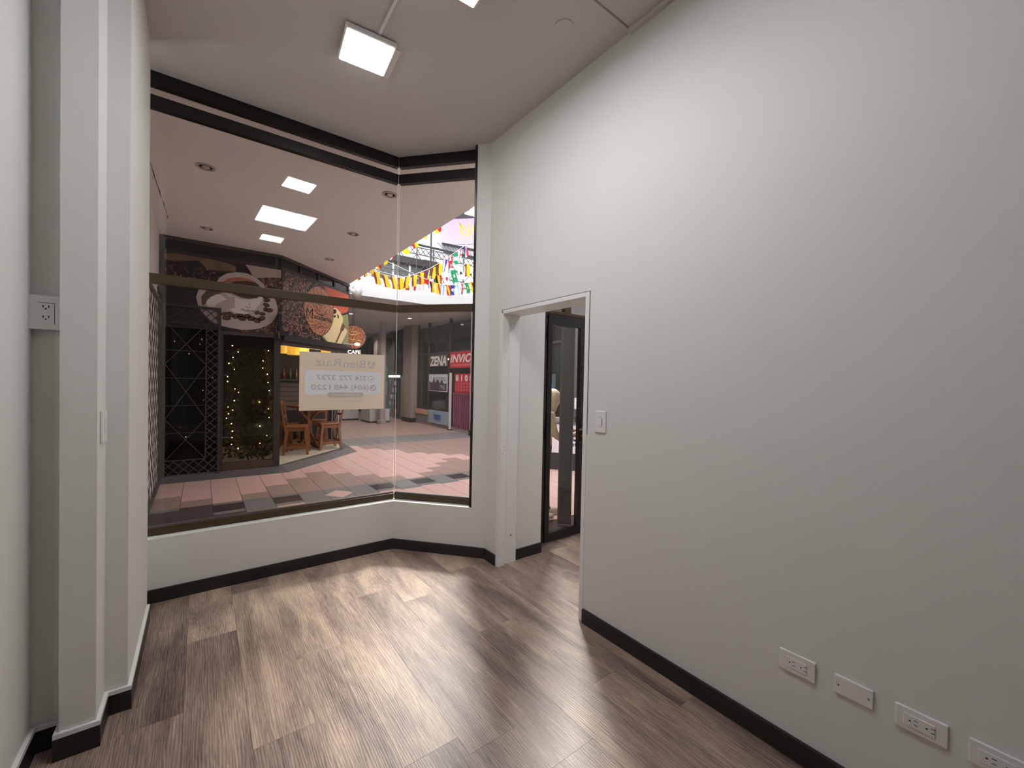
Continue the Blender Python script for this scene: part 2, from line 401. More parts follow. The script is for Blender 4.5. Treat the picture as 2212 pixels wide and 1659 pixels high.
# ---- glazed street door of the next room
d2 = struct_root('door_2', 'black framed glass street door beyond the doorway', (2.58, 2.93, 0))
fd = Fr((0, 2.915, 0), (1, 0, 0))
def part(fr, name, m, parent, u0, u1, z0, z1, w0, w1, bevel=0.0, label=None):
    b = MB(); fr.slab(b, u0, u1, z0, z1, w0, w1); o = b.build(name, m, parent, bevel=bevel)
    if label: o['label'] = label
    return o
part(fd, 'frame_post', BLACK, d2, 2.45, 2.545, 0, ZC, 0.0, -0.05)
part(fd, 'stile', BLACK, d2, 2.585, 2.642, 0.015, 2.165, 0.01, -0.035, 0.002)
part(fd, 'hinge_stile', mat('dark_metal', (40, 36, 35), 0.4), d2, 2.547, 2.582, 0.015, 2.165, 0.0, -0.04, 0.002)
part(fd, 'stile', BLACK, d2, 3.018, 3.118, 0.015, 2.165, 0.01, -0.035, 0.002)
part(fd, 'top_rail', BLACK, d2, 2.642, 3.018, 2.068, 2.165, 0.01, -0.035, 0.002)
part(fd, 'bottom_rail', BLACK, d2, 2.642, 3.018, 0.015, 0.098, 0.01, -0.035, 0.002)
part(fd, 'pane', GLASS, d2, 2.642, 3.018, 0.098, 2.068, -0.010, -0.016)
part(fd, 'header', BRONZE, d2, 2.45, 4.2, 2.172, 2.2, 0.0, -0.05, 0.002)
part(fd, 'mullion', BRONZE, d2, 2.80, 2.885, 2.2, ZC, 0.0, -0.05, 0.002)
part(fd, 'frame_post', BLACK, d2, 3.122, 3.18, 0, 2.172, 0.0, -0.05)
part(fd, 'pane', GLASS, d2, 2.545, 2.80, 2.2, ZC, -0.02, -0.026)
part(fd, 'pane', GLASS, d2, 2.885, 4.2, 2.2, ZC, -0.02, -0.026)
part(fd, 'pane', GLASS, d2, 3.18, 4.2, 0.02, 2.172, -0.02, -0.026)
for z in (1.93, 0.99, 0.12):
    MB().tube([(2.584, 2.902, z), (2.584, 2.902, z + 0.11)], 0.009, 8).build('hinge', BLACK, d2)
lk = part(fd, 'lock_plate', mat('lock_bronze', (52, 42, 35), 0.4, 0.5), d2, 3.030, 3.078, 0.945, 1.155, 0.018, 0.01, 0.003)
MB().tube([(3.055, 2.897, 1.075), (3.055, 2.865, 1.075)], 0.009, 10).beam((3.058, 2.865, 1.073), (2.985, 2.865, 1.066), 0.014, 0.016).build('lever_handle', mat('steel', (150, 150, 148), 0.3, 0.9), d2)
MB().tube([(3.055, 2.897, 1.0), (3.055, 2.882, 1.0)], 0.015, 16).build('key_cylinder', mat('brass', (190, 160, 80), 0.3, 0.9), d2)
# the second leaf, folded open outside
d3 = struct_root('door_3', 'second dark door leaf standing open outside the glass', (3.14, 3.17, 0))
MB().prism([(3.08, 3.215), (3.15, 3.125), (3.185, 3.15), (3.115, 3.245)], 0.015, 2.165).build('leaf_stile', mat('dark_leaf', (58, 56, 56), 0.4), d3, bevel=0.003)
MB().prism([(3.06, 3.235), (3.078, 3.213), (3.11, 3.24), (3.092, 3.262)], 0.015, 2.165).build('leaf_edge', mat('dark_leaf_edge', (74, 66, 60), 0.45), d3, bevel=0.003)

# ---- ceiling lights
DIFF = emit('led_diffuser', (255, 255, 250), LED)
def led(cx, cy, rz, label, s=0.146, z=0.0, m=None):
    t = thing('ceiling_light', label, 'ceiling light', (cx, cy, ZC), 'square surface mounted ceiling lights')
    R = Matrix.Rotation(rz, 4, 'Z')
    def bx(name, x0, x1, y0, y1, z0, z1, m, bev):
        bb = MB().box(x0, x1, y0, y1, z0, z1)
        bb.v = [tuple((R @ Vector(v)) + Vector((cx, cy, ZC))) for v in bb.v]
        return bb.build(name, m, t, bevel=bev, seg=3)
    h = s
    bx('housing', -h, h, -h, h, -0.034 - z, -0.006, PLASTIC, 0.008)
    bx('diffuser', -h + 0.014, h - 0.012, -h + 0.022, h - 0.008, -0.0375 - z, -0.033 - z, m or DIFF, 0.003)
    bx('mounting_plate', -0.075, h + 0.039, -0.09, h + 0.045, -0.006, 0.0, PLASTIC, 0.002)
    return t
led(0.795, 2.612, math.radians(-5), 'small square white LED ceiling light shown whole above the window')
led(0.795, 0.53, math.radians(-3), 'small square white LED ceiling light overhead, mirrored in the window glass nearest the cafe', z=0.0)
led(0.815, 1.625, math.radians(-3), 'large square LED ceiling panel cut by the top edge of the picture', s=0.30, z=0.045, m=emit('led_panel_cool', (246, 244, 255), LED * 0.8))
led(3.0, 1.5, 0.0, 'unseen large square LED ceiling panel added to light the room beyond the doorway', s=0.30, z=0.045, m=emit('led_panel_cool', (246, 244, 255), LED * 0.8))  # out of view, added to brighten the pier and the jamb
cc = thing('cable_channel', 'thin white cable channel running along the ceiling to the lit square lamp', 'cable channel', (0.81, 2.46, ZC))
MB().beam((0.82, 2.455, ZC - 0.006), (0.79, 1.0, ZC - 0.006), 0.018, 0.012).build('channel', PLASTIC, cc, bevel=0.002)
tag(MB().lathe([(0.0565, -0.004), (0.0565, -0.0015), (0.054, 0.0)][::-1], (1.64, 1.765, ZC - 0.0002), 32).build('ceiling_cover', CEIL, smooth=False), 'round white blank cover flush in the shop ceiling', 'cover')

# ---- sockets and switches
def socket(name, label, fr, u0, u1, z0, z1, kind):
    """a wall plate; kind: 'duplex_h', 'blank', 'switch', 'duplex_v'"""
    c = fr.p((u0 + u1) / 2, z0)
    t = thing(name, label, {'blank': 'cover plate', 'switch': 'light switch'}.get(kind, 'socket'), c, 'white plates on the long wall' if kind in ('duplex_h', 'blank') else None)
    cu, cz = (u0 + u1) / 2, (z0 + z1) / 2; w, h = u1 - u0, z1 - z0
    part(fr, 'plate', PLASTIC, t, u0, u1, z0, z1, 0.0, 0.009, 0.004)
    if kind == 'duplex_h':
        ins = part(fr, 'insert', PLASTIC, t, cu - w * 0.33, cu + w * 0.27, cz - h * 0.26, cz + h * 0.24, 0.008, 0.0115, 0.001)
        for du in (-0.2, 0.12):
            for dz in (-0.09, 0.09):
                part(fr, 'slot', SLOT, ins, cu + w * du + 0.010, cu + w * du + 0.020, cz + h * dz - 0.0011, cz + h * dz + 0.0011, 0.0113, 0.0119)
            MB().poly([fr.p(x, z, 0.0119) for x, z in fr.ell(cu + w * du, cz, 0.0028, 0.0028, 10)]).build('ground_hole', SLOT, ins, fixn=False)
    elif kind == 'duplex_v':
        ins = part(fr, 'insert', PLASTIC, t, cu - w * 0.17, cu + w * 0.27, cz - h * 0.3, cz + h * 0.3, 0.008, 0.0115, 0.001)
        part(fr, 'groove', SLOT, ins, cu - w * 0.17, cu + w * 0.27, cz + h * 0.3, cz + h * 0.308, 0.008, 0.0112)
        part(fr, 'groove', SLOT, ins, cu + w * 0.27, cu + w * 0.28, cz - h * 0.3, cz + h * 0.3, 0.008, 0.0112)
        for dz in (-0.17, 0.15):
            for du in (-0.04, 0.16):
                part(fr, 'slot', SLOT, ins, cu + w * du - 0.0014, cu + w * du + 0.0014, cz + h * dz + 0.006, cz + h * dz + 0.015, 0.0113, 0.0119)
            MB().poly([fr.p(x, z, 0.0119) for x, z in fr.ell(cu + w * 0.06, cz + h * dz - 0.002, 0.0032, 0.0032, 10)]).build('ground_hole', SLOT, ins, fixn=False)
    elif kind == 'blank':
        for du in (-0.38, 0.38):
            MB().tube([fr.p(cu + w * du, cz, 0.008), fr.p(cu + w * du, cz, 0.0105)], 0.0032, 10).build('screw', mat('steel', (150, 150, 148), 0.3, 0.9), t)
    else:
        rk = part(fr, 'rocker', PLASTIC, t, cu - w * 0.16, cu + w * 0.16, cz - h * 0.17, cz + h * 0.17, 0.008, 0.0135, 0.001)
        part(fr, 'groove', SLOT, t, cu + w * 0.165, cu + w * 0.185, cz - h * 0.17, cz + h * 0.17, 0.008, 0.0098)
        part(fr, 'indicator', SLOT, t, cu - w * 0.06, cu + w * 0.04, cz + h * 0.2, cz + h * 0.215, 0.008, 0.0098)
    return t
fR = Fr((XR, 0, 0), (0, -1, 0))
socket('wall_socket', 'horizontal white double socket on the long wall, farthest of the three sockets from the viewer', fR, -0.695, -0.568, 0.348, 0.432, 'duplex_h')
socket('blank_plate', 'blank white cover plate with two screws low on the long wall', fR, -0.507, -0.391, 0.358, 0.429, 'blank')
socket('wall_socket', 'horizontal white double socket on the long wall just right of the blank plate', fR, -0.333, -0.203, 0.350, 0.430, 'duplex_h')
socket('wall_socket', 'horizontal white double socket at the bottom right corner of the picture', fR, -0.159, -0.03, 0.350, 0.428, 'duplex_h')
socket('light_switch', 'white rocker light switch on the long wall beside the doorway', fR, -1.747, -1.660, 1.222, 1.354, 'switch')
fN = Fr((0, 2.44, 0), (1, 0, 0))
sb = thing('surface_socket', 'square white surface mounted double socket beside the column', 'socket', (-0.49, 2.42, 1.69))
part(fN, 'back_box', PLASTIC, sb, -0.536, -0.445, 1.69, 1.822, 0.0, 0.030, 0.003)
fN2 = Fr((0, 2.41, 0), (1, 0, 0))
ins = part(fN2, 'faceplate', PLASTIC, sb, -0.5365, -0.4445, 1.689, 1.823, 0.0, 0.006, 0.002)
part(fN2, 'groove', SLOT, ins, -0.512, -0.466, 1.793, 1.7945, 0.005, 0.0066); part(fN2, 'groove', SLOT, ins, -0.467, -0.4655, 1.71, 1.7945, 0.005, 0.0066)
for z in (1.735, 1.775):
    for x in (-0.497, -0.482): part(fN2, 'slot', SLOT, ins, x - 0.0016, x + 0.0016, z, z + 0.009, 0.005, 0.0068)
    MB().poly([fN2.p(u, zz, 0.0068) for u, zz in fN2.ell(-0.4895, z - 0.005, 0.003, 0.0026, 10)]).build('ground_hole', SLOT, ins, fixn=False)
part(fN, 'conduit', WALL, sb, -0.471, -0.448, 0.11, 1.69, 0.0, 0.014, 0.002)
fP = Fr((-0.336, 0, 0), (0, 1, 0))
socket('light_switch', 'white rocker light switch on the side of the white column', fP, 2.40, 2.50, 1.228, 1.366, 'switch')

# ---- the letting poster on the glass, printed side out
ps = thing('letting_poster', 'cream letting poster with mirrored grey lettering taped to the window', 'poster', (0.98, 3.70, 1.25))
fp = Fr((0, 3.7085, 0), (1, 0, 0))
PAP = paper('poster_paper', (240, 222, 200), 0.15); PAPW = paper('poster_white', (238, 238, 240), 0.05); INK = paper('poster_ink', (206, 202, 196), 0.05)
px = lambda v: 0.632 + (v - 175) * 0.0003747
pz = lambda v: 1.737 - (v - 110) * 0.000372
fp.poly('sheet', [(px(175), 1.735), (px(175), 1.2535), (px(2025), 1.2575), (px(2030), 1.7405)], 0.0, PAP, ps)
fp.poly('number_panel', rrect(px(290), px(1950), pz(1065), pz(515), 0.02), 0.0006, PAPW, ps)
fp.poly('pill', rrect(px(745), px(1545), pz(1125), pz(1005), 0.021), 0.0012, INK, ps)
def mtext(s, x0, x1, base, size, m, w=0.0016, bold=0.0): fp.text(s, px(x0), pz(base), size, w, m, ps, mirror=True, width=px(x1) - px(x0), bold=bold)
mtext('Bien', 1080, 1570, 428, 0.094, INK); mtext('Ra\u00edz', 490, 1020, 412, 0.094, INK)
for s_, x0_, x1_, bz in (('314', 1345, 1600, 727), ('772', 990, 1280, 727), ('3737', 505, 920, 727), ('(604)', 1255, 1660, 943), ('448', 885, 1200, 943), ('1220', 405, 815, 943)): mtext(s_, x0_, x1_, bz, 0.060, INK, bold=0.0012)
mtext('SE ARRIENDA', 865, 1440, 1087, 0.030, PAP, 0.0018); mtext('www.bienraiz.co', 825, 1480, 1215, 0.022, INK)
fp.poly('emblem', [(px(1625), pz(385)), (px(1625), pz(262)), (px(1695), pz(262)), (px(1695), pz(335))], 0.0016, INK, ps)
fp.poly('emblem', [(px(1730), pz(335)), (px(1730), pz(290)), (px(1798), pz(262)), (px(1798), pz(395))], 0.0016, INK, ps)
fp.poly('emblem', [(px(1635), pz(435)), (px(1715), pz(355)), (px(1790), pz(435)), (px(1755), pz(437)), (px(1728), pz(410)), (px(1680), pz(436))], 0.0016, INK, ps)
ring = fp.ell(px(1710), pz(690), 0.029, 0.029)
fp.poly('call_icon', ring, 0.0014, INK, ps); fp.poly('call_icon', fp.ell(px(1710), pz(690), 0.025, 0.025), 0.0016, PAPW, ps)
fp.poly('handset', stroke([(px(1740), pz(655)), (px(1738), pz(690)), (px(1715), pz(712)), (px(1680), pz(715))], 0.005), 0.0018, INK, ps)
fp.poly('call_icon', fp.ell(px(1765), pz(895), 0.029, 0.029), 0.0014, INK, ps)
fp.poly('handset', stroke([(px(1800), pz(850)), (px(1795), pz(890)), (px(1765), pz(925)), (px(1720), pz(935))], 0.006), 0.0018, PAPW, ps)
# ================================================================== THE ARCADE OUTSIDE
PINK = mat('tile_pink', (226, 184, 174), 0.38, var=0.10, vscale=6)
BROWN = mat('tile_brown', (172, 142, 134), 0.38, var=0.10, vscale=6)
GREYT = mat('tile_grey', (132, 128, 128), 0.36, var=0.10, vscale=6)
DARKT = mat('tile_dark', (58, 52, 52), 0.34, var=0.10, vscale=6)
GROUT = mat('grout', (70, 54, 52), 0.9)
paving = struct(MB().prism([(-0.6, 3.66), (1.4, 3.66), (2.0, 2.955), (9.5, 2.955), (9.5, 21), (-0.6, 21)], -0.06, -0.006), 'paving', GROUT, 'pink and grey tiled floor of the shopping arcade')
tile_cache = {}
def tile_kind(k, yc):
    t = 4 - abs((k % 8) - 4)
    far = 8.95 - 0.33 * min(abs(((k - 9) % 16)), 16 - ((k - 9) % 16))
    if 5.5 <= yc <= 6.05: return GREYT
    if 6.05 < yc < 6.03 + 0.31 * t: return BROWN
    if yc < 5.5 and yc > 5.5 - 0.31 * (4 - t): return PINK
    if yc > 9.6: return GREYT if yc < 10.8 else BROWN  # far grey band also paints in the shadow area of the floor
    if k > 8 and yc > far: return BROWN
    return PINK
TX0, TP = 0.115, 0.3035
rest = MB(); rest_m = [PINK, BROWN, GREYT, DARKT]; cand = []
def allowed(x, y):
    if y < 3.9 and x < 1.6: return False
    if x < 2.6 and y < 3.9 + (1.6 - x): return False
    if y < 3.1: return False
    return True
for k in range(-2, 31):
    x0, x1 = TX0 + TP * k, TX0 + TP * (k + 1); t = 4 - abs((k % 8) - 4)
    cuts = [3.0]; y = 5.5
    lows = [5.5 - 0.302 * i for i in range(9)][::-1]
    band = [5.55, 5.66, 5.96, 6.05] if (k % 2 == 0 and k % 8 != 4) else [5.5, 6.05]
    ups = [6.03 + 0.31 * t + 0.302 * i for i in range(-t, 52)] if t else [6.05 + 0.302 * i for i in range(52)]
    ys = sorted(set([v for v in lows if v < band[0] - 0.05] + band + [v for v in ups if v > band[-1] + 0.06]))
    for a, b in zip(ys[:-1], ys[1:]):
        yc = (a + b) / 2
        if not allowed((x0 + x1) / 2, a): continue
        m = DARKT if (len(band) == 4 and abs(a - 5.66) < 1e-6) else (GREYT if band[0] <= yc <= band[-1] else tile_kind(k, yc))
        cand.append((yc + 1.2 * abs((x0 + x1) / 2 - 1.5), x0, x1, a, b, m))
cand.sort(key=lambda c: c[0])
G = 0.0026
for i, (_, x0, x1, a, b, m) in enumerate(cand):
    if i < 300:
        key = m.name
        if key not in tile_cache: tile_cache[key] = MB().box(-0.5, 0.5, -0.5, 0.5, -0.008, 0.0).mesh('tile', m)
        o = bpy.data.objects.new('tile', tile_cache[key]); COL.objects.link(o)
        o.location = ((x0 + x1) / 2, (a + b) / 2, 0); o.scale = (x1 - x0 - 2 * G, b - a - 0.0012, 1); o.parent = paving
    else:
        rest.box(x0 + G, x1 - G, a + 0.0003, b - 0.0003, -0.008, 0.0, rest_m.index(m))
tag(rest.build('far_tiles', rest_m, paving, fixn=False), kind='stuff')
dm = MB().poly([(1.29, 5.74, 0.0008), (1.465, 5.53, 0.0008), (1.655, 5.705, 0.0008), (1.475, 5.92, 0.0008)][::1]).build('diamond_inlay', PINK, paving, fixn=False)

# ---- arcade ceiling, walls
ACE = mat('arcade_ceiling_paint', (232, 228, 224), 0.75, var=0.05, vscale=1.2)
AW = mat('arcade_wall_paint', (230, 224, 216), 0.7, var=0.05, vscale=1.5)
FWH = mat('parapet_paint', (206, 204, 203), 0.7, var=0.04, vscale=1.0)
ZA = 3.49
F0, F1, F2 = Vector((-0.48, 7.65)), Vector((1.02, 7.65)), Vector((2.455, 9.03))
struct(MB().prism([(-0.75, 3.742), (1.475, 3.742), (2.02, 3.175), (2.445, 3.0), (2.445, 9.05), (2.445, 10.0), (-0.75, 10.0)], ZA, ZA + 0.055).prism([(-0.75, 3.742), (1.475, 3.742), (2.02, 3.175), (2.445, 3.0), (2.445, 10.0), (-0.75, 10.0)], ZA + 0.055, ZA + 0.5), 'ceiling_arcade', ACE, 'pinkish plaster ceiling of the arcade in front of the window')
struct(MB().box(-0.65, -0.485, 3.74, 7.66, 0, ZA), 'wall_arcade', AW, 'cream end wall of the arcade beside the cafe gate')
cr = thing('ceiling_crack', 'long dark crack along the arcade ceiling beside the end wall', 'crack', (-0.37, 6, ZA))
rnd = random.Random(3); pts = []; n = 14
for i in range(n + 1): pts.append((-0.398 + 0.054 * i / n + rnd.uniform(-.008, .008), 4.9 + 1.9 * i / n))
for i in range(n + 1): pts.append((-0.345 - 0.054 * i / n + (0.022 if i else 0) * 0 - 0.004 + rnd.uniform(-.006, .006), 6.8 - 1.9 * i / n))
MB().poly([(x, y, ZA - 0.0015) for x, y in pts]).build('crack_edge', mat('crack_dark', (74, 52, 46), 0.9), cr, fixn=False)
# far side of the atrium: cross arcade, balcony slab and shops
struct(MB().box(2.47, 12.0, 10.0, 21.0, ZA, 3.97), 'ceiling_cross_arcade', FWH, 'white balcony slab over the far cross arcade')
struct(MB().box(6.32, 6.5, -3.0, 10.0, 3.54, 6.3), 'wall_parapet', FWH, 'white parapet above the shops across the atrium')
struct(MB().box(-0.65, 9.5, 20.2, 20.4, 0, ZA), 'wall_arcade_end', mat('dark_end', (66, 58, 54), 0.6), 'dark wall closing the far arcade')
struct(MB().box(2.48, 2.62, 10.25, 20.2, 0, ZA), 'wall_cafe_side', mat('cafe_side', (96, 84, 78), 0.7), 'brown side wall behind the cafe')

# ---- arcade downlights
TRIMM = mat('downlight_trim', (190, 176, 168), 0.5); CAN = mat('downlight_can', (92, 78, 72), 0.5)
dn = ['nearest the window by the end wall', 'by the end wall close to the cafe banner', 'beside the joint of the two window panes', 'halfway along the open edge of the ceiling', 'nearest the bend of the cafe banner']
for (x, y), w in zip(((0.02, 4.91), (0.045, 6.92), (1.591, 4.365), (1.637, 5.855), (1.683, 7.35)), dn):
    t = thing('downlight', 'unlit round recessed downlight ' + w, 'downlight', (x, y, ZA), 'round downlights of the arcade ceiling')
    MB().lathe([(0.078, 0.0), (0.078, -0.008), (0.058, -0.010), (0.056, -0.0005)], (x, y, ZA), 24).build('trim_ring', TRIMM, t, smooth=True)
    MB().lathe([(0.0565, -0.001), (0.0001, -0.001)], (x, y, ZA), 20).build('can', CAN, t)
    MB().ball((x, y, ZA - 0.004), 0.034, 14, 8, sc=(1, 1, 0.4)).build('lamp', mat('lamp_glass', (200, 190, 180), 0.3), t, smooth=True)

def lit_downlight(x, y, label, watt):
    t = thing('downlight', label, 'downlight', (x, y, ZA), 'lit downlights of the far cross arcade')
    MB().lathe([(0.085, 0.0), (0.085, -0.008), (0.062, -0.010), (0.060, -0.0005)], (x, y, ZA), 24).build('trim_ring', TRIMM, t, smooth=True)
    MB().lathe([(0.0605, -0.002), (0.0001, -0.002)], (x, y, ZA), 20).build('lamp', emit('downlight_lit', (255, 244, 226), 9.0), t)
    d = bpy.data.lights.new('downlight_bulb', 'SPOT'); d.energy = watt; d.color = (1.0, 0.93, 0.84); d.spot_size = math.radians(150); d.spot_blend = 0.6; d.shadow_soft_size = 0.06
    o = bpy.data.objects.new('downlight_bulb', d); COL.objects.link(o); o.location = (x, y, ZA - 0.03); o.parent = None
for x, y, w_ in ((4.6, 10.9, 'nearest the white balcony slab'), (3.6, 13.0, 'added behind the round cafe sign'), (5.3, 12.6, 'added in front of the far shop column'), (4.2, 15.6, 'added above the display cases'), (5.4, 17.6, 'added above the green stand')):
    lit_downlight(x, y, 'lit round downlight of the cross arcade ' + w_, 75)  # one burning lamp is known here; the farther ones are added to brighten
# ================================================================== THE CAFE
DF = mat('cafe_frame', (48, 42, 39), 0.45); DF2 = mat('cafe_frame_brown', (66, 54, 47), 0.5)
fL = Fr((0, 7.65, 0), (1, 0, 0))
dv = (F2 - F1).normalized(); fD = Fr((F1.x, F1.y, 0), (dv.x, dv.y, 0)); LD = (F2 - F1).length
DGL = mat('dark_glass', (16, 18, 22), 0.12)
cafe = struct_root('wall_cafe_front', 'dark framed cafe shopfront across the arcade', (0.3, 7.65, 0))
part(fL, 'corner_post', DF, cafe, -0.48, -0.43, 0, ZA, 0.03, -0.05)
part(fL, 'top_beam', DF2, cafe, -0.48, 1.03, 3.44, ZA, 0.02, -0.06)
part(fL, 'fascia_beam', DF, cafe, -0.48, 1.03, 3.255, 3.30, 0.02, -0.06)
part(fL, 'transom_pane', DGL, cafe, -0.43, 1.0, 3.30, 3.44, -0.01, -0.03)
part(fD, 'top_beam', DF2, cafe, -0.01, LD, 3.44, ZA, 0.02, -0.06)
part(fD, 'fascia_beam', DF, cafe, -0.01, LD, 3.265, 3.31, 0.02, -0.06)
part(fD, 'transom_pane', DGL, cafe, 0.0, LD, 3.31, 3.44, -0.01, -0.03)
for u in (0.94,): part(fL, 'transom_post', DF2, cafe, u, u + 0.03, 3.30, 3.44, 0.012, -0.02)
for u in (0.45, 0.95, 1.45, 1.95): part(fD, 'transom_post', DF2, cafe, u, u + 0.025, 3.31, 3.44, 0.012, -0.02)
part(fL, 'door_post', DF, cafe, 0.235, 0.262, 0.1, 2.2, 0.02, -0.05)
part(fL, 'corner_post', DF, cafe, 0.932, 1.022, 0.1, 2.2, 0.03, -0.06)
part(fL, 'window_head', DF2, cafe, 0.262, 0.932, 2.155, 2.205, 0.02, -0.05)
part(fL, 'window_sill', mat('sill_wood', (72, 56, 42), 0.5), cafe, 0.262, 0.932, 0.09, 0.205, 0.02, -0.05)
part(fL, 'pane', glass('cafe_glass', (196, 192, 186), 0.2), cafe, 0.262, 0.932, 0.205, 2.155, -0.02, -0.026)
part(fL, 'pane', glass('cafe_glass_dark', (96, 96, 92), 0.4), cafe, -0.43, 0.235, 0.06, 2.52, -0.02, -0.026)
part(fD, 'canopy_beam', DF, cafe, 0.0, LD, 2.12, 2.215, 0.07, -0.05)
part(fD, 'canopy_board', DF2, cafe, 0.0, LD - 0.05, 2.05, 2.12, 0.02, -0.04)
MB().box(2.43, 2.52, 10.05, 10.14, 0.08, ZA).build('back_post', DF, cafe); MB().box(2.52, 2.535, 10.02, 10.05, 0.06, 3.4).build('edge_strip', mat('edge_white', (200, 196, 194), 0.5), cafe)
# step and cafe floor
STEP = mat('step_stone', (92, 87, 85), 0.5, var=0.08, vscale=3)
sp = MB()
lo = [(-0.48, 7.50), (0.235, 7.49), (1.14, 7.46), (2.64, 8.90), (2.70, 10.2), (-0.48, 10.2)]
hi = [(-0.48, 7.60), (0.235, 7.62), (1.06, 7.62), (2.44, 8.96), (2.52, 10.2), (-0.48, 10.2)]
sp.add([(x, y, 0.0) for x, y in lo] + [(x, y, 0.085) for x, y in hi], [tuple(range(6))[::-1], tuple(range(6, 12))] + [(i, (i + 1) % 6, 6 + (i + 1) % 6, 6 + i) for i in range(6)])
struct(sp, 'trim_4', STEP, 'sloping grey stone step around the cafe floor')
struct(MB().prism([(1.02, 7.70), (2.36, 9.02), (2.42, 10.2), (1.02, 10.2)], 0.085, 0.092).prism([(-0.46, 7.72), (1.02, 7.72), (1.02, 10.2), (-0.46, 10.2)], 0.085, 0.092), 'floor_cafe', mat('cafe_floor', (206, 192, 170), 0.45, var=0.10, vscale=5), 'cream floor inside the cafe')
CW = mat('cafe_wall', (48, 39, 35), 0.7, var=0.2, vscale=5)
cb = struct(MB().box(-0.6, 2.43, 10.2, 10.3, 0, ZA), 'wall_cafe_back', CW, 'dim brown back wall inside the cafe')
BRK = mat('cafe_boards', (100, 86, 76), 0.65, var=0.15, vscale=8)
for i in range(6): MB().box(1.1, 2.42, 10.175, 10.2, 0.80 + i * 0.105, 0.80 + i * 0.105 + 0.099).build('wall_board', BRK, cb, bevel=0.003)
struct(MB().box(-0.62, -0.49, 7.66, 10.2, 0, ZA), 'wall_cafe_left', CW, 'dim side wall inside the cafe')
# banner: coffee picture
ban = thing('cafe_banner', 'long printed cafe banner with coffee cup, roasted beans and oval logo', 'banner', (0.3, 7.62, 2.2))
BEAN = beans('print_beans', (28, 19, 18), (36, 25, 23), (58, 42, 38), 20)
BEAN2 = beans('print_beans_dark', (28, 20, 19), (40, 29, 27), (64, 50, 46), 20)
part(fL, 'print_sheet', BEAN2, ban, -0.445, 0.30, 2.205, 3.255, 0.002, 0.018)
part(fL, 'print_sheet', BEAN, ban, 0.30, 1.028, 2.205, 3.255, 0.002, 0.018)
part(fD, 'print_sheet', BEAN, ban, 0.0, LD - 0.02, 2.215, 3.265, 0.002, 0.018)
PC = mat('print_china', (188, 172, 168), 0.5); PC2 = mat('print_china_light', (228, 218, 214), 0.5); PC3 = mat('print_china_grey', (150, 134, 132), 0.5)
PCO = mat('print_coffee', (66, 48, 40), 0.5); PCR = mat('print_crema', (168, 106, 78), 0.5); PBE = mat('print_bean', (70, 44, 38), 0.5); PBL = mat('print_bean_light', (140, 92, 82), 0.5)
INKB = mat('print_black', (26, 20, 20), 0.5); PTAN = mat('print_tan', (140, 118, 96), 0.5); PSTEAM = mat('print_steam', (176, 160, 150), 0.5); PDK = mat('print_dark', (34, 28, 28), 0.5)
W0 = 0.0185
fL.poly('print_dark_area', [(-0.44, 2.21), (-0.05, 2.21), (0.06, 2.5), (0.04, 2.86), (-0.2, 2.92), (-0.44, 2.86)], W0, PDK, ban)
fL.poly('print_leaves', [(-0.439, 3.235), (-0.279, 3.25), (0.092, 3.25), (0.256, 3.235), (0.41, 3.199), (0.411, 3.119), (0.235, 3.097), (0.058, 3.091), (-0.046, 3.20), (-0.311, 3.141), (-0.42, 3.145)], W0, mat('print_leaf', (112, 92, 72), 0.5, var=0.6, vscale=7), ban)
fL.poly('print_steam', [(0.53, 3.25), (1.02, 3.25), (1.02, 3.122), (0.845, 3.102), (0.64, 3.059), (0.577, 3.184)], W0, mat('print_steam_soft', (172, 154, 146), 0.5, var=0.25, vscale=6), ban)
fL.poly('print_saucer', [(-0.07, 2.669), (-0.043, 2.775), (0.06, 2.868), (0.309, 2.969), (0.767, 2.933), (0.88, 2.86), (0.945, 2.76), (0.977, 2.627), (0.965, 2.53), (0.933, 2.453), (0.88, 2.38), (0.812, 2.329), (0.70, 2.275), (0.577, 2.247), (0.46, 2.244), (0.351, 2.257), (0.25, 2.275), (0.169, 2.301), (0.09, 2.35), (0.028, 2.425), (-0.041, 2.519)], W0 + .0006, PC, ban)
fL.poly('print_shadow', [(0.06, 2.79), (0.2, 2.88), (0.24, 2.78), (0.15, 2.70), (0.06, 2.60), (0.0, 2.55), (-0.01, 2.68)], W0 + .0012, mat('print_shade', (92, 78, 76), 0.5), ban)
for u, z, r, a in ((0.825, 2.738, .036, .4), (0.817, 2.663, .036, -.3), (0.858, 2.584, .04, .2), (0.802, 2.596, .03, 1.2), (0.755, 2.443, .042, .5), (0.763, 2.518, .034, 0), (0.685, 2.408, .045, -.4), (0.691, 2.528, .03, .8), (0.614, 2.428, .042, .3), (0.492, 2.419, .045, -.2), (0.416, 2.442, .036, .9), (0.299, 2.403, .042, .1), (0.269, 2.461, .03, .4), (0.349, 2.461, .04, -.5), (0.56, 2.458, .04, .2), (0.808, 2.791, .034, .6), (0.476, 2.467, .036, 1.1)):
    pts = []; r *= 1.35
    for i in range(14):
        t = 2 * PI * i / 14; x, y = r * math.cos(t), 0.66 * r * math.sin(t); pts.append((u + x * math.cos(a) - y * math.sin(a), z + x * math.sin(a) + y * math.cos(a)))
    fL.poly('print_bean', pts, W0 + .0012, PBE if r > .031 else PBL, ban)
    fL.poly('print_bean_crease', stroke([(u - .7 * r * math.cos(a), z - .7 * r * math.sin(a)), (u + .1 * r, z + .08 * r), (u + .7 * r * math.cos(a), z + .7 * r * math.sin(a))], .0035), W0 + .0016, PBL if r > .031 else PBE, ban)
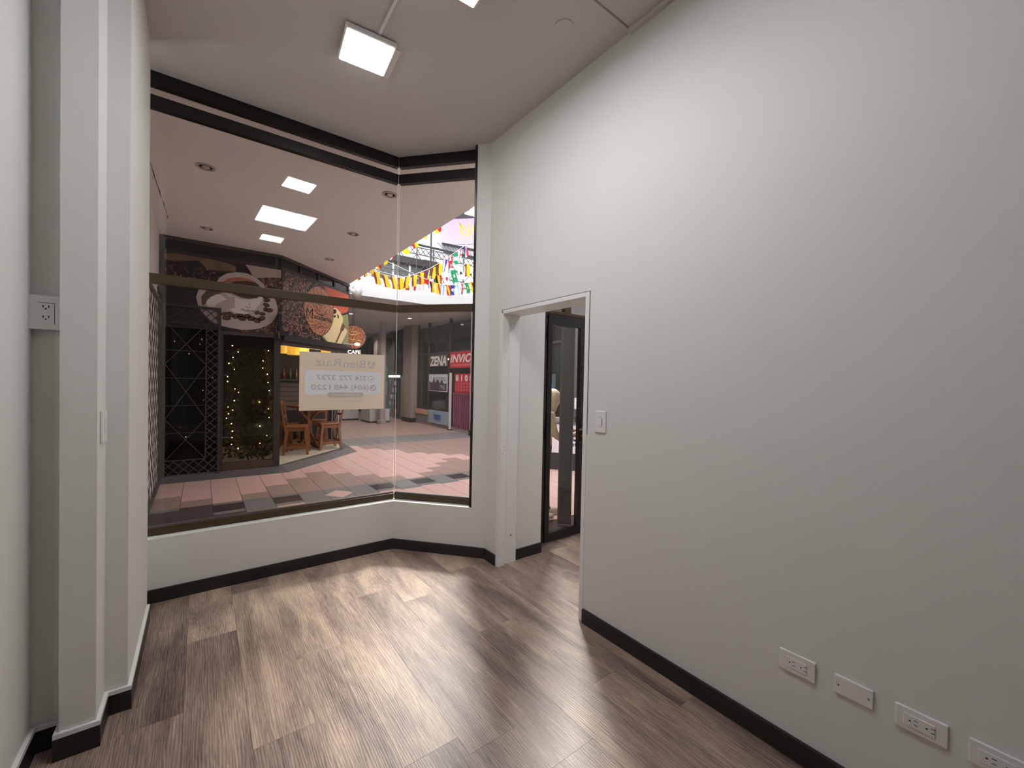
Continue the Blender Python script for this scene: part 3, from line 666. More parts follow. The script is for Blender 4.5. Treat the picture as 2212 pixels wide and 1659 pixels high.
fL.poly('print_handle', [(0.048, 2.599), (0.06, 2.64), (0.096, 2.685), (0.166, 2.738), (0.216, 2.75), (0.304, 2.677), (0.239, 2.648), (0.175, 2.60), (0.142, 2.54), (0.132, 2.515), (0.069, 2.520)], W0 + .0018, PC2, ban)
fL.poly('print_handle', [(0.13, 2.52), (0.175, 2.575), (0.253, 2.60), (0.345, 2.545), (0.24, 2.505)], W0 + .0018, PC, ban)
fL.poly('print_cup', [(0.176, 2.93), (0.237, 2.81), (0.333, 2.725), (0.341, 2.593), (0.341, 2.54), (0.386, 2.501), (0.461, 2.488), (0.552, 2.490), (0.629, 2.53), (0.675, 2.581), (0.753, 2.719), (0.803, 2.929), (0.5, 2.95)], W0 + .0024, PC2, ban)
fL.poly('print_cup_shade', [(0.335, 2.74), (0.40, 2.725), (0.40, 2.56), (0.345, 2.55)], W0 + .003, PC, ban)
fL.poly('print_rim', [(0.176, 2.93), (0.207, 2.996), (0.293, 3.072), (0.418, 3.113), (0.554, 3.117), (0.686, 3.067), (0.774, 2.989), (0.803, 2.929), (0.768, 2.813), (0.689, 2.747), (0.573, 2.709), (0.459, 2.716), (0.332, 2.76), (0.237, 2.817)], W0 + .003, PC, ban)
fL.poly('print_coffee', [(0.247, 2.934), (0.294, 2.984), (0.382, 3.027), (0.494, 3.045), (0.609, 3.027), (0.703, 2.969), (0.743, 2.92), (0.76, 2.821), (0.689, 2.761), (0.581, 2.728), (0.482, 2.735), (0.377, 2.775), (0.295, 2.82), (0.259, 2.873)], W0 + .0036, PCO, ban)
fL.poly('print_crema', [(0.247, 2.934), (0.294, 2.984), (0.382, 3.027), (0.494, 3.045), (0.609, 3.027), (0.687, 2.994), (0.532, 2.996), (0.419, 2.978), (0.331, 2.928), (0.302, 2.862), (0.347, 2.781), (0.295, 2.82), (0.259, 2.873)], W0 + .0042, PCR, ban)
fL.text('Macadamia', 0.483, 2.532, 0.06, W0 + .0036, INKB, ban, width=0.17, shear=0.1)
fL.text('CAFE', 0.53, 2.512, 0.018, W0 + .0036, INKB, ban, width=0.08)
fL.poly('print_emblem', stroke([(0.553, 2.615), (0.543, 2.60), (0.575, 2.592), (0.61, 2.60), (0.585, 2.622)], .004), W0 + .0036, INKB, ban)
fL.poly('print_emblem', stroke([(0.585, 2.63), (0.592, 2.648), (0.589, 2.668)], .0035), W0 + .0036, INKB, ban)
# scattered roasted beans of the print
def bean_scatter(fr, n, region, seed, size):
    rd = random.Random(seed); b = MB()
    for i in range(n):
        while True:
            u, z = rd.uniform(*region[0]), rd.uniform(*region[1])
            if region[2](u, z): break
        r = rd.uniform(*size); a = rd.uniform(0, PI); ca, sa = math.cos(a), math.sin(a); w = W0 - .0003 + .0000004 * i
        pts = [fr.p(u + r * math.cos(t) * ca - .62 * r * math.sin(t) * sa, z + r * math.cos(t) * sa + .62 * r * math.sin(t) * ca, w) for t in (2 * PI * j / 10 for j in range(10))]
        b.poly(pts, rd.choice((0, 0, 1, 1, 2)))
        k = rd.choice((-.25, .25)) * r
        b.poly([fr.p(u - .75 * r * ca - k * sa, z - .75 * r * sa + k * ca, w + .0004), fr.p(u + .1 * r * sa - .35 * k * sa, z - .1 * r * ca + .35 * k * ca, w + .0004), fr.p(u + .75 * r * ca - k * sa, z + .75 * r * sa + k * ca, w + .0004), fr.p(u - 1.3 * k * sa, z + 1.3 * k * ca, w + .0004)], 3 if rd.random() < .75 else 4)
    tag(b.build('printed_beans', [mat('bean_a', (74, 46, 39), 0.4), mat('bean_b', (112, 74, 62), 0.4), mat('bean_c', (50, 32, 28), 0.4), mat('bean_hl', (196, 150, 134), 0.4), mat('bean_dk', (30, 20, 18), 0.5)], ban, fixn=False), kind='stuff')
bean_scatter(fL, 260, ((0.45, 1.015), (2.22, 3.1), lambda u, z: u > 0.8 or z < 2.33 or (z > 3.0 and u > 0.72)), 21, (.018, .030))
bean_scatter(fL, 90, ((-0.42, 0.2), (2.85, 3.1), lambda u, z: True), 22, (.012, .022))
bean_scatter(fD, 620, ((0.02, 1.06), (2.23, 3.25), lambda u, z: (u < .62 or (u - .985) ** 2 / .2 + (z - 2.765) ** 2 / .21 > 1.0)), 23, (.020, .036))
# diagonal part: dessert picture and oval logo
PG = mat('print_green', (140, 140, 92), 0.5, var=0.3, vscale=8)
fD.poly('print_red_bowl', [(1.086, 3.25), (1.34, 3.262), (1.95, 3.262), (1.95, 3.183), (1.955, 2.955), (1.891, 2.892), (1.728, 2.834), (1.569, 2.838), (1.414, 2.909), (1.345, 3.032), (1.246, 3.128)], W0, mat('print_red', (206, 84, 52), 0.45, var=0.35, vscale=12), ban)
fD.poly('print_green', [(1.70, 2.80), (1.93, 2.86), (1.968, 2.685), (1.965, 2.23), (1.2, 2.225), (1.06, 2.30), (1.4, 2.5)], W0 - .0002, PG, ban)
fD.poly('print_cone', [(1.35, 2.58), (1.662, 2.601), (1.9, 2.531), (1.911, 2.491), (1.706, 2.225), (1.256, 2.225), (1.10, 2.331), (1.262, 2.411)], W0 + .0006, mat('print_cone', (226, 200, 152), 0.5, var=0.1, vscale=6), ban)
fD.poly('print_ice_cream', [(1.38, 2.901), (1.533, 2.911), (1.638, 2.859), (1.747, 2.766), (1.75, 2.675), (1.698, 2.596), (1.645, 2.579), (1.38, 2.558)], W0 + .0012, mat('print_cream', (236, 210, 150), 0.5, var=0.1, vscale=8), ban)
fD.poly('print_spoon', [(1.769, 2.647), (1.824, 2.614), (1.79, 2.517), (1.71, 2.471), (1.548, 2.230), (1.488, 2.230), (1.665, 2.471), (1.664, 2.511), (1.715, 2.609)], W0 + .0018, mat('print_spoon', (116, 76, 50), 0.4), ban)
for q in ([(1.40, 2.883), (1.516, 2.878), (1.518, 2.829), (1.467, 2.791), (1.40, 2.784)], [(1.552, 2.815), (1.605, 2.774), (1.607, 2.714), (1.554, 2.736)], [(1.435, 2.756), (1.502, 2.772), (1.494, 2.726), (1.444, 2.713)]): fD.poly('print_chocolate', q, W0 + .0018, INKB, ban)
OV = [(0.878, 3.196), (0.97, 3.212), (1.057, 3.204), (1.14, 3.182), (1.214, 3.14), (1.29, 3.09), (1.345, 3.032), (1.395, 2.955), (1.415, 2.88), (1.425, 2.80), (1.419, 2.724), (1.397, 2.63), (1.356, 2.549), (1.30, 2.47), (1.23, 2.407), (1.14, 2.35), (1.045, 2.319), (0.96, 2.318), (0.881, 2.335), (0.80, 2.365), (0.736, 2.41), (0.67, 2.47), (0.61, 2.543), (0.572, 2.62), (0.553, 2.701), (0.545, 2.78), (0.55, 2.849), (0.575, 2.925), (0.615, 2.994), (0.66, 3.055), (0.723, 3.115), (0.80, 3.165)]
ovm = beans('print_kraft', (172, 112, 80), (204, 144, 104), (232, 184, 142), 60, dk=0.9)
oc = (0.985, 2.765)
fD.poly('oval_rim', [(oc[0] + (u - oc[0]) * 1.02, oc[1] + (z - oc[1]) * 1.02) for u, z in OV], 0.022, INKB, ban)
fD.poly('oval_logo', OV, 0.0228, ovm, ban)
fD.text('M', 0.60, 2.585, 0.27, 0.0236, INKB, ban, width=0.19, shear=0.08)
fD.text('acadamia', 0.815, 2.605, 0.12, 0.0236, INKB, ban, width=0.545, bold=0.003)
fD.text('CAFE', 0.86, 2.455, 0.06, 0.0236, INKB, ban, width=0.25)
fD.poly('logo_dash', stroke([(0.72, 2.475), (0.78, 2.476), (0.83, 2.476)], .006), 0.0236, INKB, ban); fD.poly('logo_dash', stroke([(1.14, 2.478), (1.2, 2.48), (1.25, 2.48)], .006), 0.0236, INKB, ban)
for q, w in (([(0.86, 2.93), (0.80, 2.92), (0.785, 2.86), (0.82, 2.82), (0.87, 2.82)], .010), ([(0.865, 2.94), (0.87, 2.86), (0.92, 2.78), (1.0, 2.745)], .009), ([(0.84, 2.77), (0.90, 2.715), (1.0, 2.695), (1.10, 2.705), (1.16, 2.75)], .009), ([(0.88, 2.90), (0.96, 2.87), (1.05, 2.87), (1.125, 2.90)], .007), ([(0.93, 2.935), (1.0, 2.905), (1.07, 2.93)], .007), ([(0.995, 3.03), (1.02, 3.09), (1.012, 3.152)], .008), ([(0.985, 3.02), (0.955, 2.985), (0.99, 2.945)], .006)):
    fD.poly('logo_cup', stroke(q, w), 0.0236, INKB, ban)
# round hanging sign and neon word
rs = thing('round_sign', 'round kraft brown sign with yellow swirls hanging at the cafe corner', 'sign', (2.63, 9.2, 2.17))
frs = Fr((2.615, 9.22, 0), (0.93, -0.36, 0))
MB().lathe([(0.255, -0.015), (0.255, 0.015)], frs.p(0, 2.42), 32, M=Matrix((frs.du, Vector((0, 0, 1)), frs.n)).transposed()).build('disc', INKB, rs)
frs.poly('print_disc', frs.ell(0, 2.42, 0.248, 0.248, 36), 0.0158, beans('print_kraft_red', (164, 92, 62), (200, 128, 92), (228, 180, 138), 60, dk=0.85), rs)
YEL = mat('print_yellow', (236, 198, 110), 0.5)
for q in ([(-.12, 2.50), (-.03, 2.47), (.08, 2.49), (.13, 2.53)], [(-.10, 2.40), (-.02, 2.36), (.05, 2.38)], [(-.02, 2.57), (0, 2.61), (-.01, 2.64)], [(.06, 2.34), (.13, 2.36), (.17, 2.33)], [(-.18, 2.30), (-.12, 2.33), (-.08, 2.30)], [(-.06, 2.54), (.02, 2.53), (.08, 2.55)]): frs.poly('print_swirl', stroke(q, .009), 0.0164, YEL, rs)
MB().tube([frs.p(-0.26, 2.5, 0), frs.p(-0.02, 2.66, 0), frs.p(-0.02, 2.67, 0)], 0.006).tube([frs.p(-0.02, 2.66, 0), frs.p(-0.02, ZA, 0)], 0.005).build('hanger', DF, rs)
ns = thing('neon_sign', 'small white lit word sign below the round cafe sign', 'sign', (2.62, 9.25, 2.08))
frn = Fr((2.52, 9.3, 0), (0.93, -0.36, 0))
frn.text('CAFE', 0.0, 2.07, 0.10, 0.012, emit('neon_white', (255, 246, 232), 4.0), ns, width=0.26)
b = MB(); frn.slab(b, -0.02, 0.28, 2.04, 2.16, 0.0, 0.010); b.build('backing', mat('sign_black', (24, 22, 22), 0.4), ns)
MB().tube([frn.p(0.13, 2.16, 0.005), frn.p(0.13, ZA, 0.005)], 0.004).build('hanger', DF, ns)
lp = thing('clip_spotlight', 'small lit white spotlight on an arm at the banner corner', 'lamp', (2.47, 8.97, 2.2))
MB().tube([fD.p(LD - 0.30, 2.23, 0.07), fD.p(LD - 0.1, 2.235, 0.13), fD.p(LD + 0.02, 2.25, 0.16)], 0.008).build('arm', mat('arm_white', (190, 186, 182), 0.4), lp)
MB().ball(fD.p(LD + 0.06, 2.25, 0.17), 0.045, 14, 8, sc=(1.3, 1, .7)).build('bulb', emit('spot_bulb', (255, 250, 240), 6.0), lp, smooth=True)
bl = thing('blade_sign', 'narrow black blade sign with blue stripe on the cafe corner post', 'sign', (1.0, 7.55, 2.1))
MB().box(0.985, 1.012, 7.50, 7.615, 2.12, 2.53).build('board', mat('sign_black', (24, 22, 22), 0.4), bl)
MB().box(0.978, 0.985, 7.51, 7.60, 2.27, 2.50).build('blue_stripe', mat('sign_blue', (36, 62, 140), 0.4), bl)
MB().box(0.979, 0.985, 7.515, 7.545, 2.14, 2.245).build('yellow_mark', mat('sign_yellow', (230, 224, 120), 0.4), bl)
MB().box(1.012, 1.12, 7.52, 7.63, 2.20, 2.26).build('bracket', mat('sign_black', (24, 22, 22), 0.4), bl)
hs = thing('horn_loudspeaker', 'white horn loudspeaker at the end of the cafe fascia', 'loudspeaker', (2.5, 9.06, 3.35))
hd = Vector((0.86, 0.5, 0.06)).normalized(); MM = hd.to_track_quat('Z', 'Y').to_matrix()
MB().lathe([(0.03, -0.02), (0.035, 0.06), (0.06, 0.13), (0.13, 0.21), (0.135, 0.215), (0.05, 0.10), (0.001, 0.09)], (2.47, 9.03, 3.36), 20, M=MM).build('horn', mat('horn_white', (214, 210, 208), 0.4), hs, smooth=True)
MB().tube([(2.47, 9.03, 3.36), (2.42, 9.0, 3.40)], 0.015).build('bracket', DF, hs)

# lattice gates
GATE = mat('gate_iron', (60, 54, 50), 0.5, 0.0)
def gate(name, label, fr, u0, u1, z0, z1, inner, w=0.03, star=True, pitch=0.115, m=GATE):
    t = thing(name, label, 'gate', fr.p((u0 + u1) / 2, 0, w))
    fw = 0.035
    for a in ((u0, u0 + fw, z0, z1), (u1 - fw, u1, z0, z1), (u0 + fw, u1 - fw, z0, z0 + fw), (u0 + fw, u1 - fw, z1 - fw, z1)): part(fr, 'frame_bar', m, t, *a, w, w + 0.03)
    A, B, C, D = u0 + fw, u1 - fw, z0 + fw, z1 - fw
    def clip(p, q, box):
        (x0, y0), (x1, y1) = p, q; t0, t1 = 0.0, 1.0
        for d, lo_, hi_, s in ((x1 - x0, box[0], box[1], x0), (y1 - y0, box[2], box[3], y0)):
            if abs(d) < 1e-9: continue
            ta, tb = (lo_ - s) / d, (hi_ - s) / d
            if ta > tb: ta, tb = tb, ta
            t0, t1 = max(t0, ta), min(t1, tb)
        return None if t0 >= t1 - 1e-6 else ((x0 + (x1 - x0) * t0, y0 + (y1 - y0) * t0), (x0 + (x1 - x0) * t1, y0 + (y1 - y0) * t1))
    def diag(box):
        H = box[3] - box[2]; W = box[1] - box[0]
        k = box[0] - H
        while k < box[1]:
            for s in (1, -1):
                p = (k, box[2] if s > 0 else box[3]); q = (k + H, box[3] if s > 0 else box[2])
                c = clip(p, q, box)
                if c and math.dist(*c) > 0.03:
                    bb = MB(); bb.beam(fr.p(c[0][0], c[0][1], w + 0.015 + 0.003 * s), fr.p(c[1][0], c[1][1], w + 0.015 + 0.003 * s), 0.012, 0.006, up=fr.n)
                    bb.build('lattice_bar', m, t, fixn=False)
            k += pitch
    if inner is None: diag((A, B, C, D))
    else:
        iu, iz0, iz1 = inner
        for bx in ((A, B, iz1, D), (iu, B, iz0, iz1), (A, B, C, iz0)): diag(bx)
        for q in (((A, iz1), (iu, iz1)), ((A, iz0), (iu, iz0)), ((iu, iz0), (iu, iz1))): MB().beam(fr.p(*q[0], w + 0.015), fr.p(*q[1], w + 0.015), 0.014, 0.012, up=fr.n).build('inner_bar', m, t)
        n = 5
        for i in range(1, n): z = iz0 + (iz1 - iz0) * i / n; MB().beam(fr.p(A, z, w + 0.013), fr.p(iu, z, w + 0.013), 0.008, 0.008, up=fr.n).build('cross_bar', m, t)
        cu = (A + iu) / 2
        for i in (0, 2, 4):
            z0_, z1_ = iz0 + (iz1 - iz0) * max(0, i - .5) / n, iz0 + (iz1 - iz0) * min(n, i + 1.5) / n
            for s in (1, -1): MB().beam(fr.p(A, z0_ if s > 0 else z1_, w + 0.017), fr.p(iu, z1_ if s > 0 else z0_, w + 0.017), 0.009, 0.007, up=fr.n).build('diagonal_bar', m, t)
    return t
gate('lattice_gate', 'black iron gate with a diamond lattice border in front of the cafe glass', fL, -0.445, 0.232, 0.0, 2.535, (0.055, 0.30, 2.27))
fS = Fr((-0.485, 0, 0), (0, 1, 0))
gate('lattice_gate', 'black diamond lattice gate folded flat against the cream end wall', fS, 5.6, 7.60, 0.02, 2.53, None, w=0.012, pitch=0.30)
cbk = thing('wall_cable', 'loose black cable looped on the end wall above the folded gate', 'cable', (-0.48, 7.3, 2.6))
MB().tube([(-0.475, 7.62, 2.80), (-0.47, 7.45, 2.83), (-0.465, 7.32, 2.78), (-0.47, 7.28, 2.68), (-0.47, 7.40, 2.62), (-0.475, 7.60, 2.66)], 0.011, 8).build('cable', SLOT, cbk, smooth=True)

# foliage and fairy lights behind the cafe glass
LEAF = mat('ivy_leaf', (122, 138, 90), 0.55, var=0.5, vscale=9); LEAF2 = mat('ivy_leaf_brown', (124, 104, 80), 0.6, var=0.4, vscale=9)
def foliage(u0, u1, z0, z1, n, y, label, seed, dens):
    rd = random.Random(seed); b = MB()
    for i in range(n):
        while True:
            u, z = rd.uniform(u0, u1), rd.uniform(z0, z1)
            if rd.random() < dens((u - u0) / (u1 - u0), (z - z0) / (z1 - z0)): break
        s = rd.uniform(0.018, 0.042); a = rd.uniform(0, 6.28); yy = y + rd.uniform(-0.05, 0.05)
        c, si = math.cos(a) * s, math.sin(a) * s; t = rd.uniform(-.6, .6) * s
        b.poly([(u, yy, z), (u + c * .6 - si * .45, yy + t, z + si * .6 + c * .45), (u + c * 1.5, yy + t * .3, z + si * 1.5), (u + c * .6 + si * .45, yy - t, z + si * .6 - c * .45)], 0 if rd.random() < .7 else 1)
    o = b.build('climbing_foliage', [LEAF, LEAF2], None, fixn=False)
    return tag(o, label, 'plant', kind='stuff')
foliage(0.28, 0.92, 0.22, 1.95, 2600, 7.84, 'dark leafy creeper filling the cafe display window', 5, lambda u, z: (0.25 + u * 0.75) * min(1, 1.5 - z))
foliage(-0.42, 0.22, 0.15, 2.3, 420, 7.95, 'sparse creeper leaves behind the gated cafe glass', 6, lambda u, z: 0.5)
BULB = emit('fairy_bulb', (255, 205, 130), 45.0); BULBW = emit('fairy_bulb_white', (255, 240, 210), 50.0)
def fairy(label, pts, y):
    t = thing('string_lights', label, 'string lights', (pts[0][0], y, pts[0][1]))
    MB().tube([(u, y, z) for u, z in pts], 0.0025, 5).build('wire', mat('wire_green', (26, 30, 22), 0.6), t)
    for i, (u, z) in enumerate(pts): MB().ball((u, y - 0.006, z), 0.0055 if i % 3 else 0.0075, 8, 5).build('bulb', BULBW if i % 4 == 1 else BULB, t, smooth=True)
rd = random.Random(11)
z = 2.0; q = []
while z > 0.35: q.append((0.38 + rd.uniform(-.07, .09), z)); z -= rd.uniform(.05, .13)
fairy('warm fairy lights down the side of the cafe display window next to the gate', q, 7.78)
z = 1.95; q = []
while z > 0.4: q.append((0.84 + rd.uniform(-.09, .05), z)); z -= rd.uniform(.09, .2)
fairy('warm fairy lights down the side of the cafe display window next to the corner post', q, 7.78)
fairy('scattered fairy lights behind the gated cafe glass', [(-0.32, 2.02), (0.0, 2.08), (-0.02, 2.0), (-0.15, 1.85), (0.12, 1.62), (0.14, 1.5), (0.02, 1.3), (0.03, 1.15), (-0.25, 0.75), (-0.18, 0.6), (0.1, 0.42), (0.1, 0.8)], 7.9)
gf = thing('gold_foil_ornament', 'crumpled gold foil ornament hanging in the cafe display window', 'ornament', (0.84, 7.76, 1.7))
rd = random.Random(4); b = MB()
for i in range(26):
    c = Vector((0.845 + rd.uniform(-.035, .035), 7.76 + rd.uniform(-.02, .02), rd.uniform(1.62, 1.98)))
    b.poly([c, c + Vector((rd.uniform(-.03, .03), rd.uniform(-.02, .02), rd.uniform(.02, .06))), c + Vector((rd.uniform(.0, .04), rd.uniform(-.02, .02), rd.uniform(-.02, .03)))])
b.build('foil', mat('gold_foil', (214, 176, 110), 0.25, 0.6), gf, fixn=False)

# cafe furniture
SW = mat('stool_wood', (136, 84, 44), 0.4, var=0.3, vscale=14); SW2 = mat('table_wood', (116, 66, 36), 0.35, var=0.3, vscale=10)
ZF = 0.092
def stool(label, x, y, rz, grp='wooden bar stools in the cafe'):
    t = thing('bar_stool', label, 'stool', (0, 0, 0), grp)
    MB().box(-.20, .20, -.19, .19, .50, .53).build('seat', SW, t, bevel=.01)
    tops = [(-.16, -.15), (.16, -.15), (.16, .15), (-.16, .15)]; feet = [(-.21, -.20), (.21, -.20), (.21, .20), (-.21, .20)]
    for a, c in zip(tops, feet): MB().beam((a[0], a[1], .50), (c[0], c[1], 0), .045, .045).build('leg', SW, t, bevel=.004)
    for i in range(4):
        a, c = feet[i], feet[(i + 1) % 4]; z = .13 if i % 2 else .17; k = 1 - z / .5 * .24
        MB().beam((a[0] * k, a[1] * k, z), (c[0] * k, c[1] * k, z), .025, .05).build('stretcher', SW, t)
    for i in range(4):
        a, c = tops[i], tops[(i + 1) % 4]; MB().beam((a[0], a[1], .465), (c[0], c[1], .465), .02, .06).build('apron', SW, t)
    for s in (-1, 1): MB().beam((s * .17, .17, .40), (s * .185, .26, .97), .04, .03).build('back_post', SW, t, bevel=.004)
    pts = [(-.20, .262, .95), (-.1, .285, .955), (0, .292, .957), (.1, .285, .955), (.20, .262, .95)]
    b = MB()
    for p, q2 in zip(pts[:-1], pts[1:]): b.beam(p, q2, .022, .085)
    b.build('back_rail', SW, t)
    MB().beam((-.175, .22, .70), (.175, .22, .70), .02, .05).build('back_slat', SW, t)
    t.location = (x, y, ZF); t.rotation_euler = (0, 0, rz)
    return t
stool('wooden bar stool with a backrest nearest the cafe corner post', 1.46, 8.72, math.radians(75))
stool('wooden bar stool on the open side of the cafe table by the step', 2.09, 9.05, math.radians(-88))
stool('wooden bar stool half hidden behind the corner post and table', 1.36, 9.35, math.radians(60))
stool('wooden bar stool on the far side of the cafe table', 2.0, 9.75, math.radians(-20))
tb = thing('cafe_table', 'round dark wooden pedestal table between the stools', 'table', (1.80, 9.25, ZF))
TBX, TBY = 1.78, 9.28
MB().lathe([(0.001, .84), (0.40, .84), (0.415, .85), (0.415, .868), (0.405, .88), (0.001, .88)], (TBX, TBY, ZF), 32).build('table_top', SW2, tb)
MB().box(TBX - .045, TBX + .045, TBY - .045, TBY + .045, ZF + .06, ZF + .84).build('pedestal', SW, tb, bevel=.006)
for i in range(4):
    a = i * PI / 2 + .5; c, s = math.cos(a), math.sin(a)
    MB().beam((TBX + c * .04, TBY + s * .04, ZF + .58), (TBX + c * .27, TBY + s * .27, ZF + .82), .035, .05).build('brace', SW, tb)
    MB().beam((TBX + c * .03, TBY + s * .03, ZF + .10), (TBX + c * .30, TBY + s * .30, ZF + .03), .05, .06).build('foot', SW2, tb, bevel=.006)
    MB().beam((TBX + c * .04, TBY + s * .04, ZF + .30), (TBX + c * .22, TBY + s * .22, ZF + .06), .03, .04).build('foot_brace', SW, tb)
# lamps, shelf, bottles in the cafe
YG = emit('lantern_paper', (238, 178, 70), 0.75)
for lab, x, y, r in (('yellow paper lantern hanging next to the corner post inside the cafe', 1.22, 8.95, .09), ('wide yellow paper lantern hanging over the cafe table', 1.55, 9.3, .21), ('small yellow paper lantern deeper in the cafe', 2.15, 9.6, .10)):
    t = thing('paper_lantern', lab, 'lamp', (x, y, 1.95), 'yellow paper lanterns of the cafe')
    MB().lathe([(r * .9, 1.98), (r, 2.03), (r * 1.02, 2.22), (r * .85, 2.34), (r * .3, 2.38)], (x, y, 0), 16).build('shade', YG, t)
    MB().tube([(x, y, 2.38), (x, y, ZA)], .006).build('cord', SLOT, t)
ld = bpy.data.lights.new('cafe_lamp', 'POINT'); ld.energy = 11; ld.color = (1.0, 0.72, 0.42); ld.shadow_soft_size = 0.15
lo_ = bpy.data.objects.new('cafe_lamp', ld); COL.objects.link(lo_); lo_.location = (1.75, 8.9, 1.93)
sh = thing('bar_shelf', 'dark shelf board along the cafe back wall', 'shelf', (1.8, 10.1, 1.46))
MB().box(1.12, 2.42, 10.02, 10.175, 1.455, 1.485).build('board', DF, sh)
rd = random.Random(2)
for i, (nm, c) in enumerate((('pale grey', (150, 150, 146)), ('reddish brown', (110, 52, 40)), ('dull green', (70, 84, 60)), ('amber', (130, 92, 48)))):
    x = 1.30 + i * .12
    tag(MB().lathe([(.03, 1.485), (.032, 1.6), (.012, 1.66), (.012, 1.71), (.001, 1.712)], (x, 10.08, 0), 10).build('bottle', mat('bottle_' + nm.replace(' ', '_'), c, 0.2), smooth=True), nm + ' bottle standing on the cafe shelf', 'bottle', 'bottles on the cafe shelf')
# ================================================================== ACROSS THE ATRIUM
COLM = mat('column_plaster', (150, 136, 130), 0.7, var=0.06, vscale=2); SHF = mat('shop_frame', (58, 50, 47), 0.45)
SGL = glass('shop_glass', (186, 188, 186), 0.9); SDK = mat('shop_dark', (34, 31, 31), 0.5); SIN = mat('shop_inside', (126, 116, 110), 0.8, var=0.15, vscale=1.5)
fE = Fr((6.25, 0, 0), (0, -1, 0))       # u = -Y, w towards the atrium
shops = struct_root('wall_shops', 'row of glazed shopfronts across the atrium', (6.25, 13, 0))
struct(MB().box(9.3, 9.5, -3, 21, 0, 4.2), 'wall_shops_back', SIN, 'dim back wall inside the far shops')
struct(MB().box(6.3, 9.5, -3, 10.0, ZA - 0.05, 3.6), 'ceiling_shops', SIN, 'ceiling of the shops across the atrium')
struct(MB().box(6.25, 9.4, 14.4, 14.5, 0, ZA), 'wall_shop_party', SIN, 'party wall between two far shops')
def col(y0, y1, x=6.02):
    o = MB().box(x, 6.4, y0, y1, 0.0, ZA).build('column', COLM, shops); MB().box(x - .02, 6.42, y0 - .02, y1 + .02, 0.0, 0.16).build('column_base', SDK, o)
col(14.10, 14.85); col(17.75, 18.20); col(9.55, 10.0)
# nearer shop: mullions and glass
for y in (14.0, 13.14, 11.63, 10.35, 9.5, 8.2, 6.9, 5.6, 4.3, 3.0):
    part(fE, 'mullion', SHF, shops, -y - .03, -y + .03, 0.05, ZA, 0.02, -0.06)
for z0, z1 in ((3.28, 3.34), (2.40, 2.45)): part(fE, 'rail', SHF, shops, -14.0, -3.0, z0, z1, 0.02, -0.06)
part(fE, 'sill', COLM, shops, -14.1, -3.0, 0.0, 0.10, 0.04, -0.08)
part(fE, 'pane', SGL, shops, -14.0, -3.0, 2.45, 3.28, -0.01, -0.02); part(fE, 'pane', SGL, shops, -14.0, -3.0, 0.10, 2.40, -0.01, -0.02)
part(fE, 'blind', mat('shop_blind', (168, 164, 158), 0.7), shops, -14.0, -3.0, 2.45, 3.28, -0.10, -0.12)
part(fE, 'blind', mat('window_film', (184, 190, 184), 0.6), shops, -8.14, -5.66, 1.25, 2.38, -0.03, -0.05)
nb = thing('notice_board', 'small dark notice with a blue panel on the shop window beyond the black door', 'sign', fE.p(-7.0, 1.3, .03))
part(fE, 'sheet', mat('notice_dark', (74, 86, 90), 0.5), nb, -7.25, -6.72, 1.30, 1.72, 0.025, 0.035); part(fE, 'panel', mat('notice_blue', (70, 128, 168), 0.5), nb, -7.18, -6.80, 1.34, 1.48, 0.035, 0.040); fE.text('M', -7.05, 1.52, 0.12, 0.041, PLASTIC, nb)
# farther shop
part(fE, 'fascia', SDK, shops, -17.7, -14.9, 1.66, 3.44, 0.01, -0.05)
for y in (17.6, 16.75, 15.6, 14.95): part(fE, 'mullion', SHF, shops, -y - .03, -y + .03, 0.0, ZA, 0.03, -0.06)
part(fE, 'white_panel', mat('panel_grey', (152, 146, 144), 0.6), shops, -15.57, -14.92, 0.04, 1.64, 0.02, -0.02)
fE.text('bodega', -16.1, 2.45, 0.22, 0.02, mat('dim_letter', (120, 112, 108), 0.5), shops, width=0.75)
fE.text('Brenda', -15.5, 1.95, 0.16, 0.02, mat('dim_letter', (120, 112, 108), 0.5), shops, width=0.5)
part(fE, 'pane', SGL, shops, -20.0, -18.2, 0.1, 3.3, -0.01, -0.02)
for y in (18.9, 19.6): part(fE, 'mullion', SHF, shops, -y - .03, -y + .03, 0.0, ZA, 0.03, -0.06)
fr = thing('drinks_fridge', 'tall glass door drinks fridge with a lit white header', 'fridge', (6.2, 16.1, 0))
part(fE, 'cabinet', mat('fridge_grey', (84, 92, 94), 0.4), fr, -16.62, -15.64, 0.0, 1.62, 0.03, 0.10)
part(fE, 'header_light', emit('fridge_header', (240, 250, 250), 2.5), fr, -16.64, -15.62, 1.62, 1.70, 0.03, 0.12, 0.01)
part(fE, 'door', mat('fridge_glass', (48, 58, 60), 0.1), fr, -16.55, -15.70, 0.10, 1.58, 0.10, 0.11)
rd = random.Random(8); pc = [(60, 120, 190), (190, 60, 60), (80, 150, 90), (200, 190, 170), (60, 70, 80)]
for i in range(5):
    for j in range(5): part(fE, 'drink', mat('drink_%d' % ((i * 3 + j * 2) % 5), pc[(i * 3 + j * 2) % 5], 0.3), fr, -16.5 + j * .16, -16.5 + j * .16 + .1, 0.22 + i * .27, 0.22 + i * .27 + .17, 0.111, 0.118)
gm = thing('green_stand', 'bright green promotional stand beside the far fridge', 'stand', (6.1, 17.2, 0))
part(fE, 'head', mat('sign_green', (40, 150, 76), 0.5), gm, -17.42, -16.95, 1.52, 2.05, 0.04, 0.12); part(fE, 'lit_edge', emit('green_lit', (70, 220, 120), 0.8), gm, -17.42, -16.95, 1.46, 1.56, 0.12, 0.14)
part(fE, 'body', mat('stand_blue', (136, 150, 160), 0.5), gm, -17.42, -16.95, 0.0, 1.46, 0.04, 0.12)
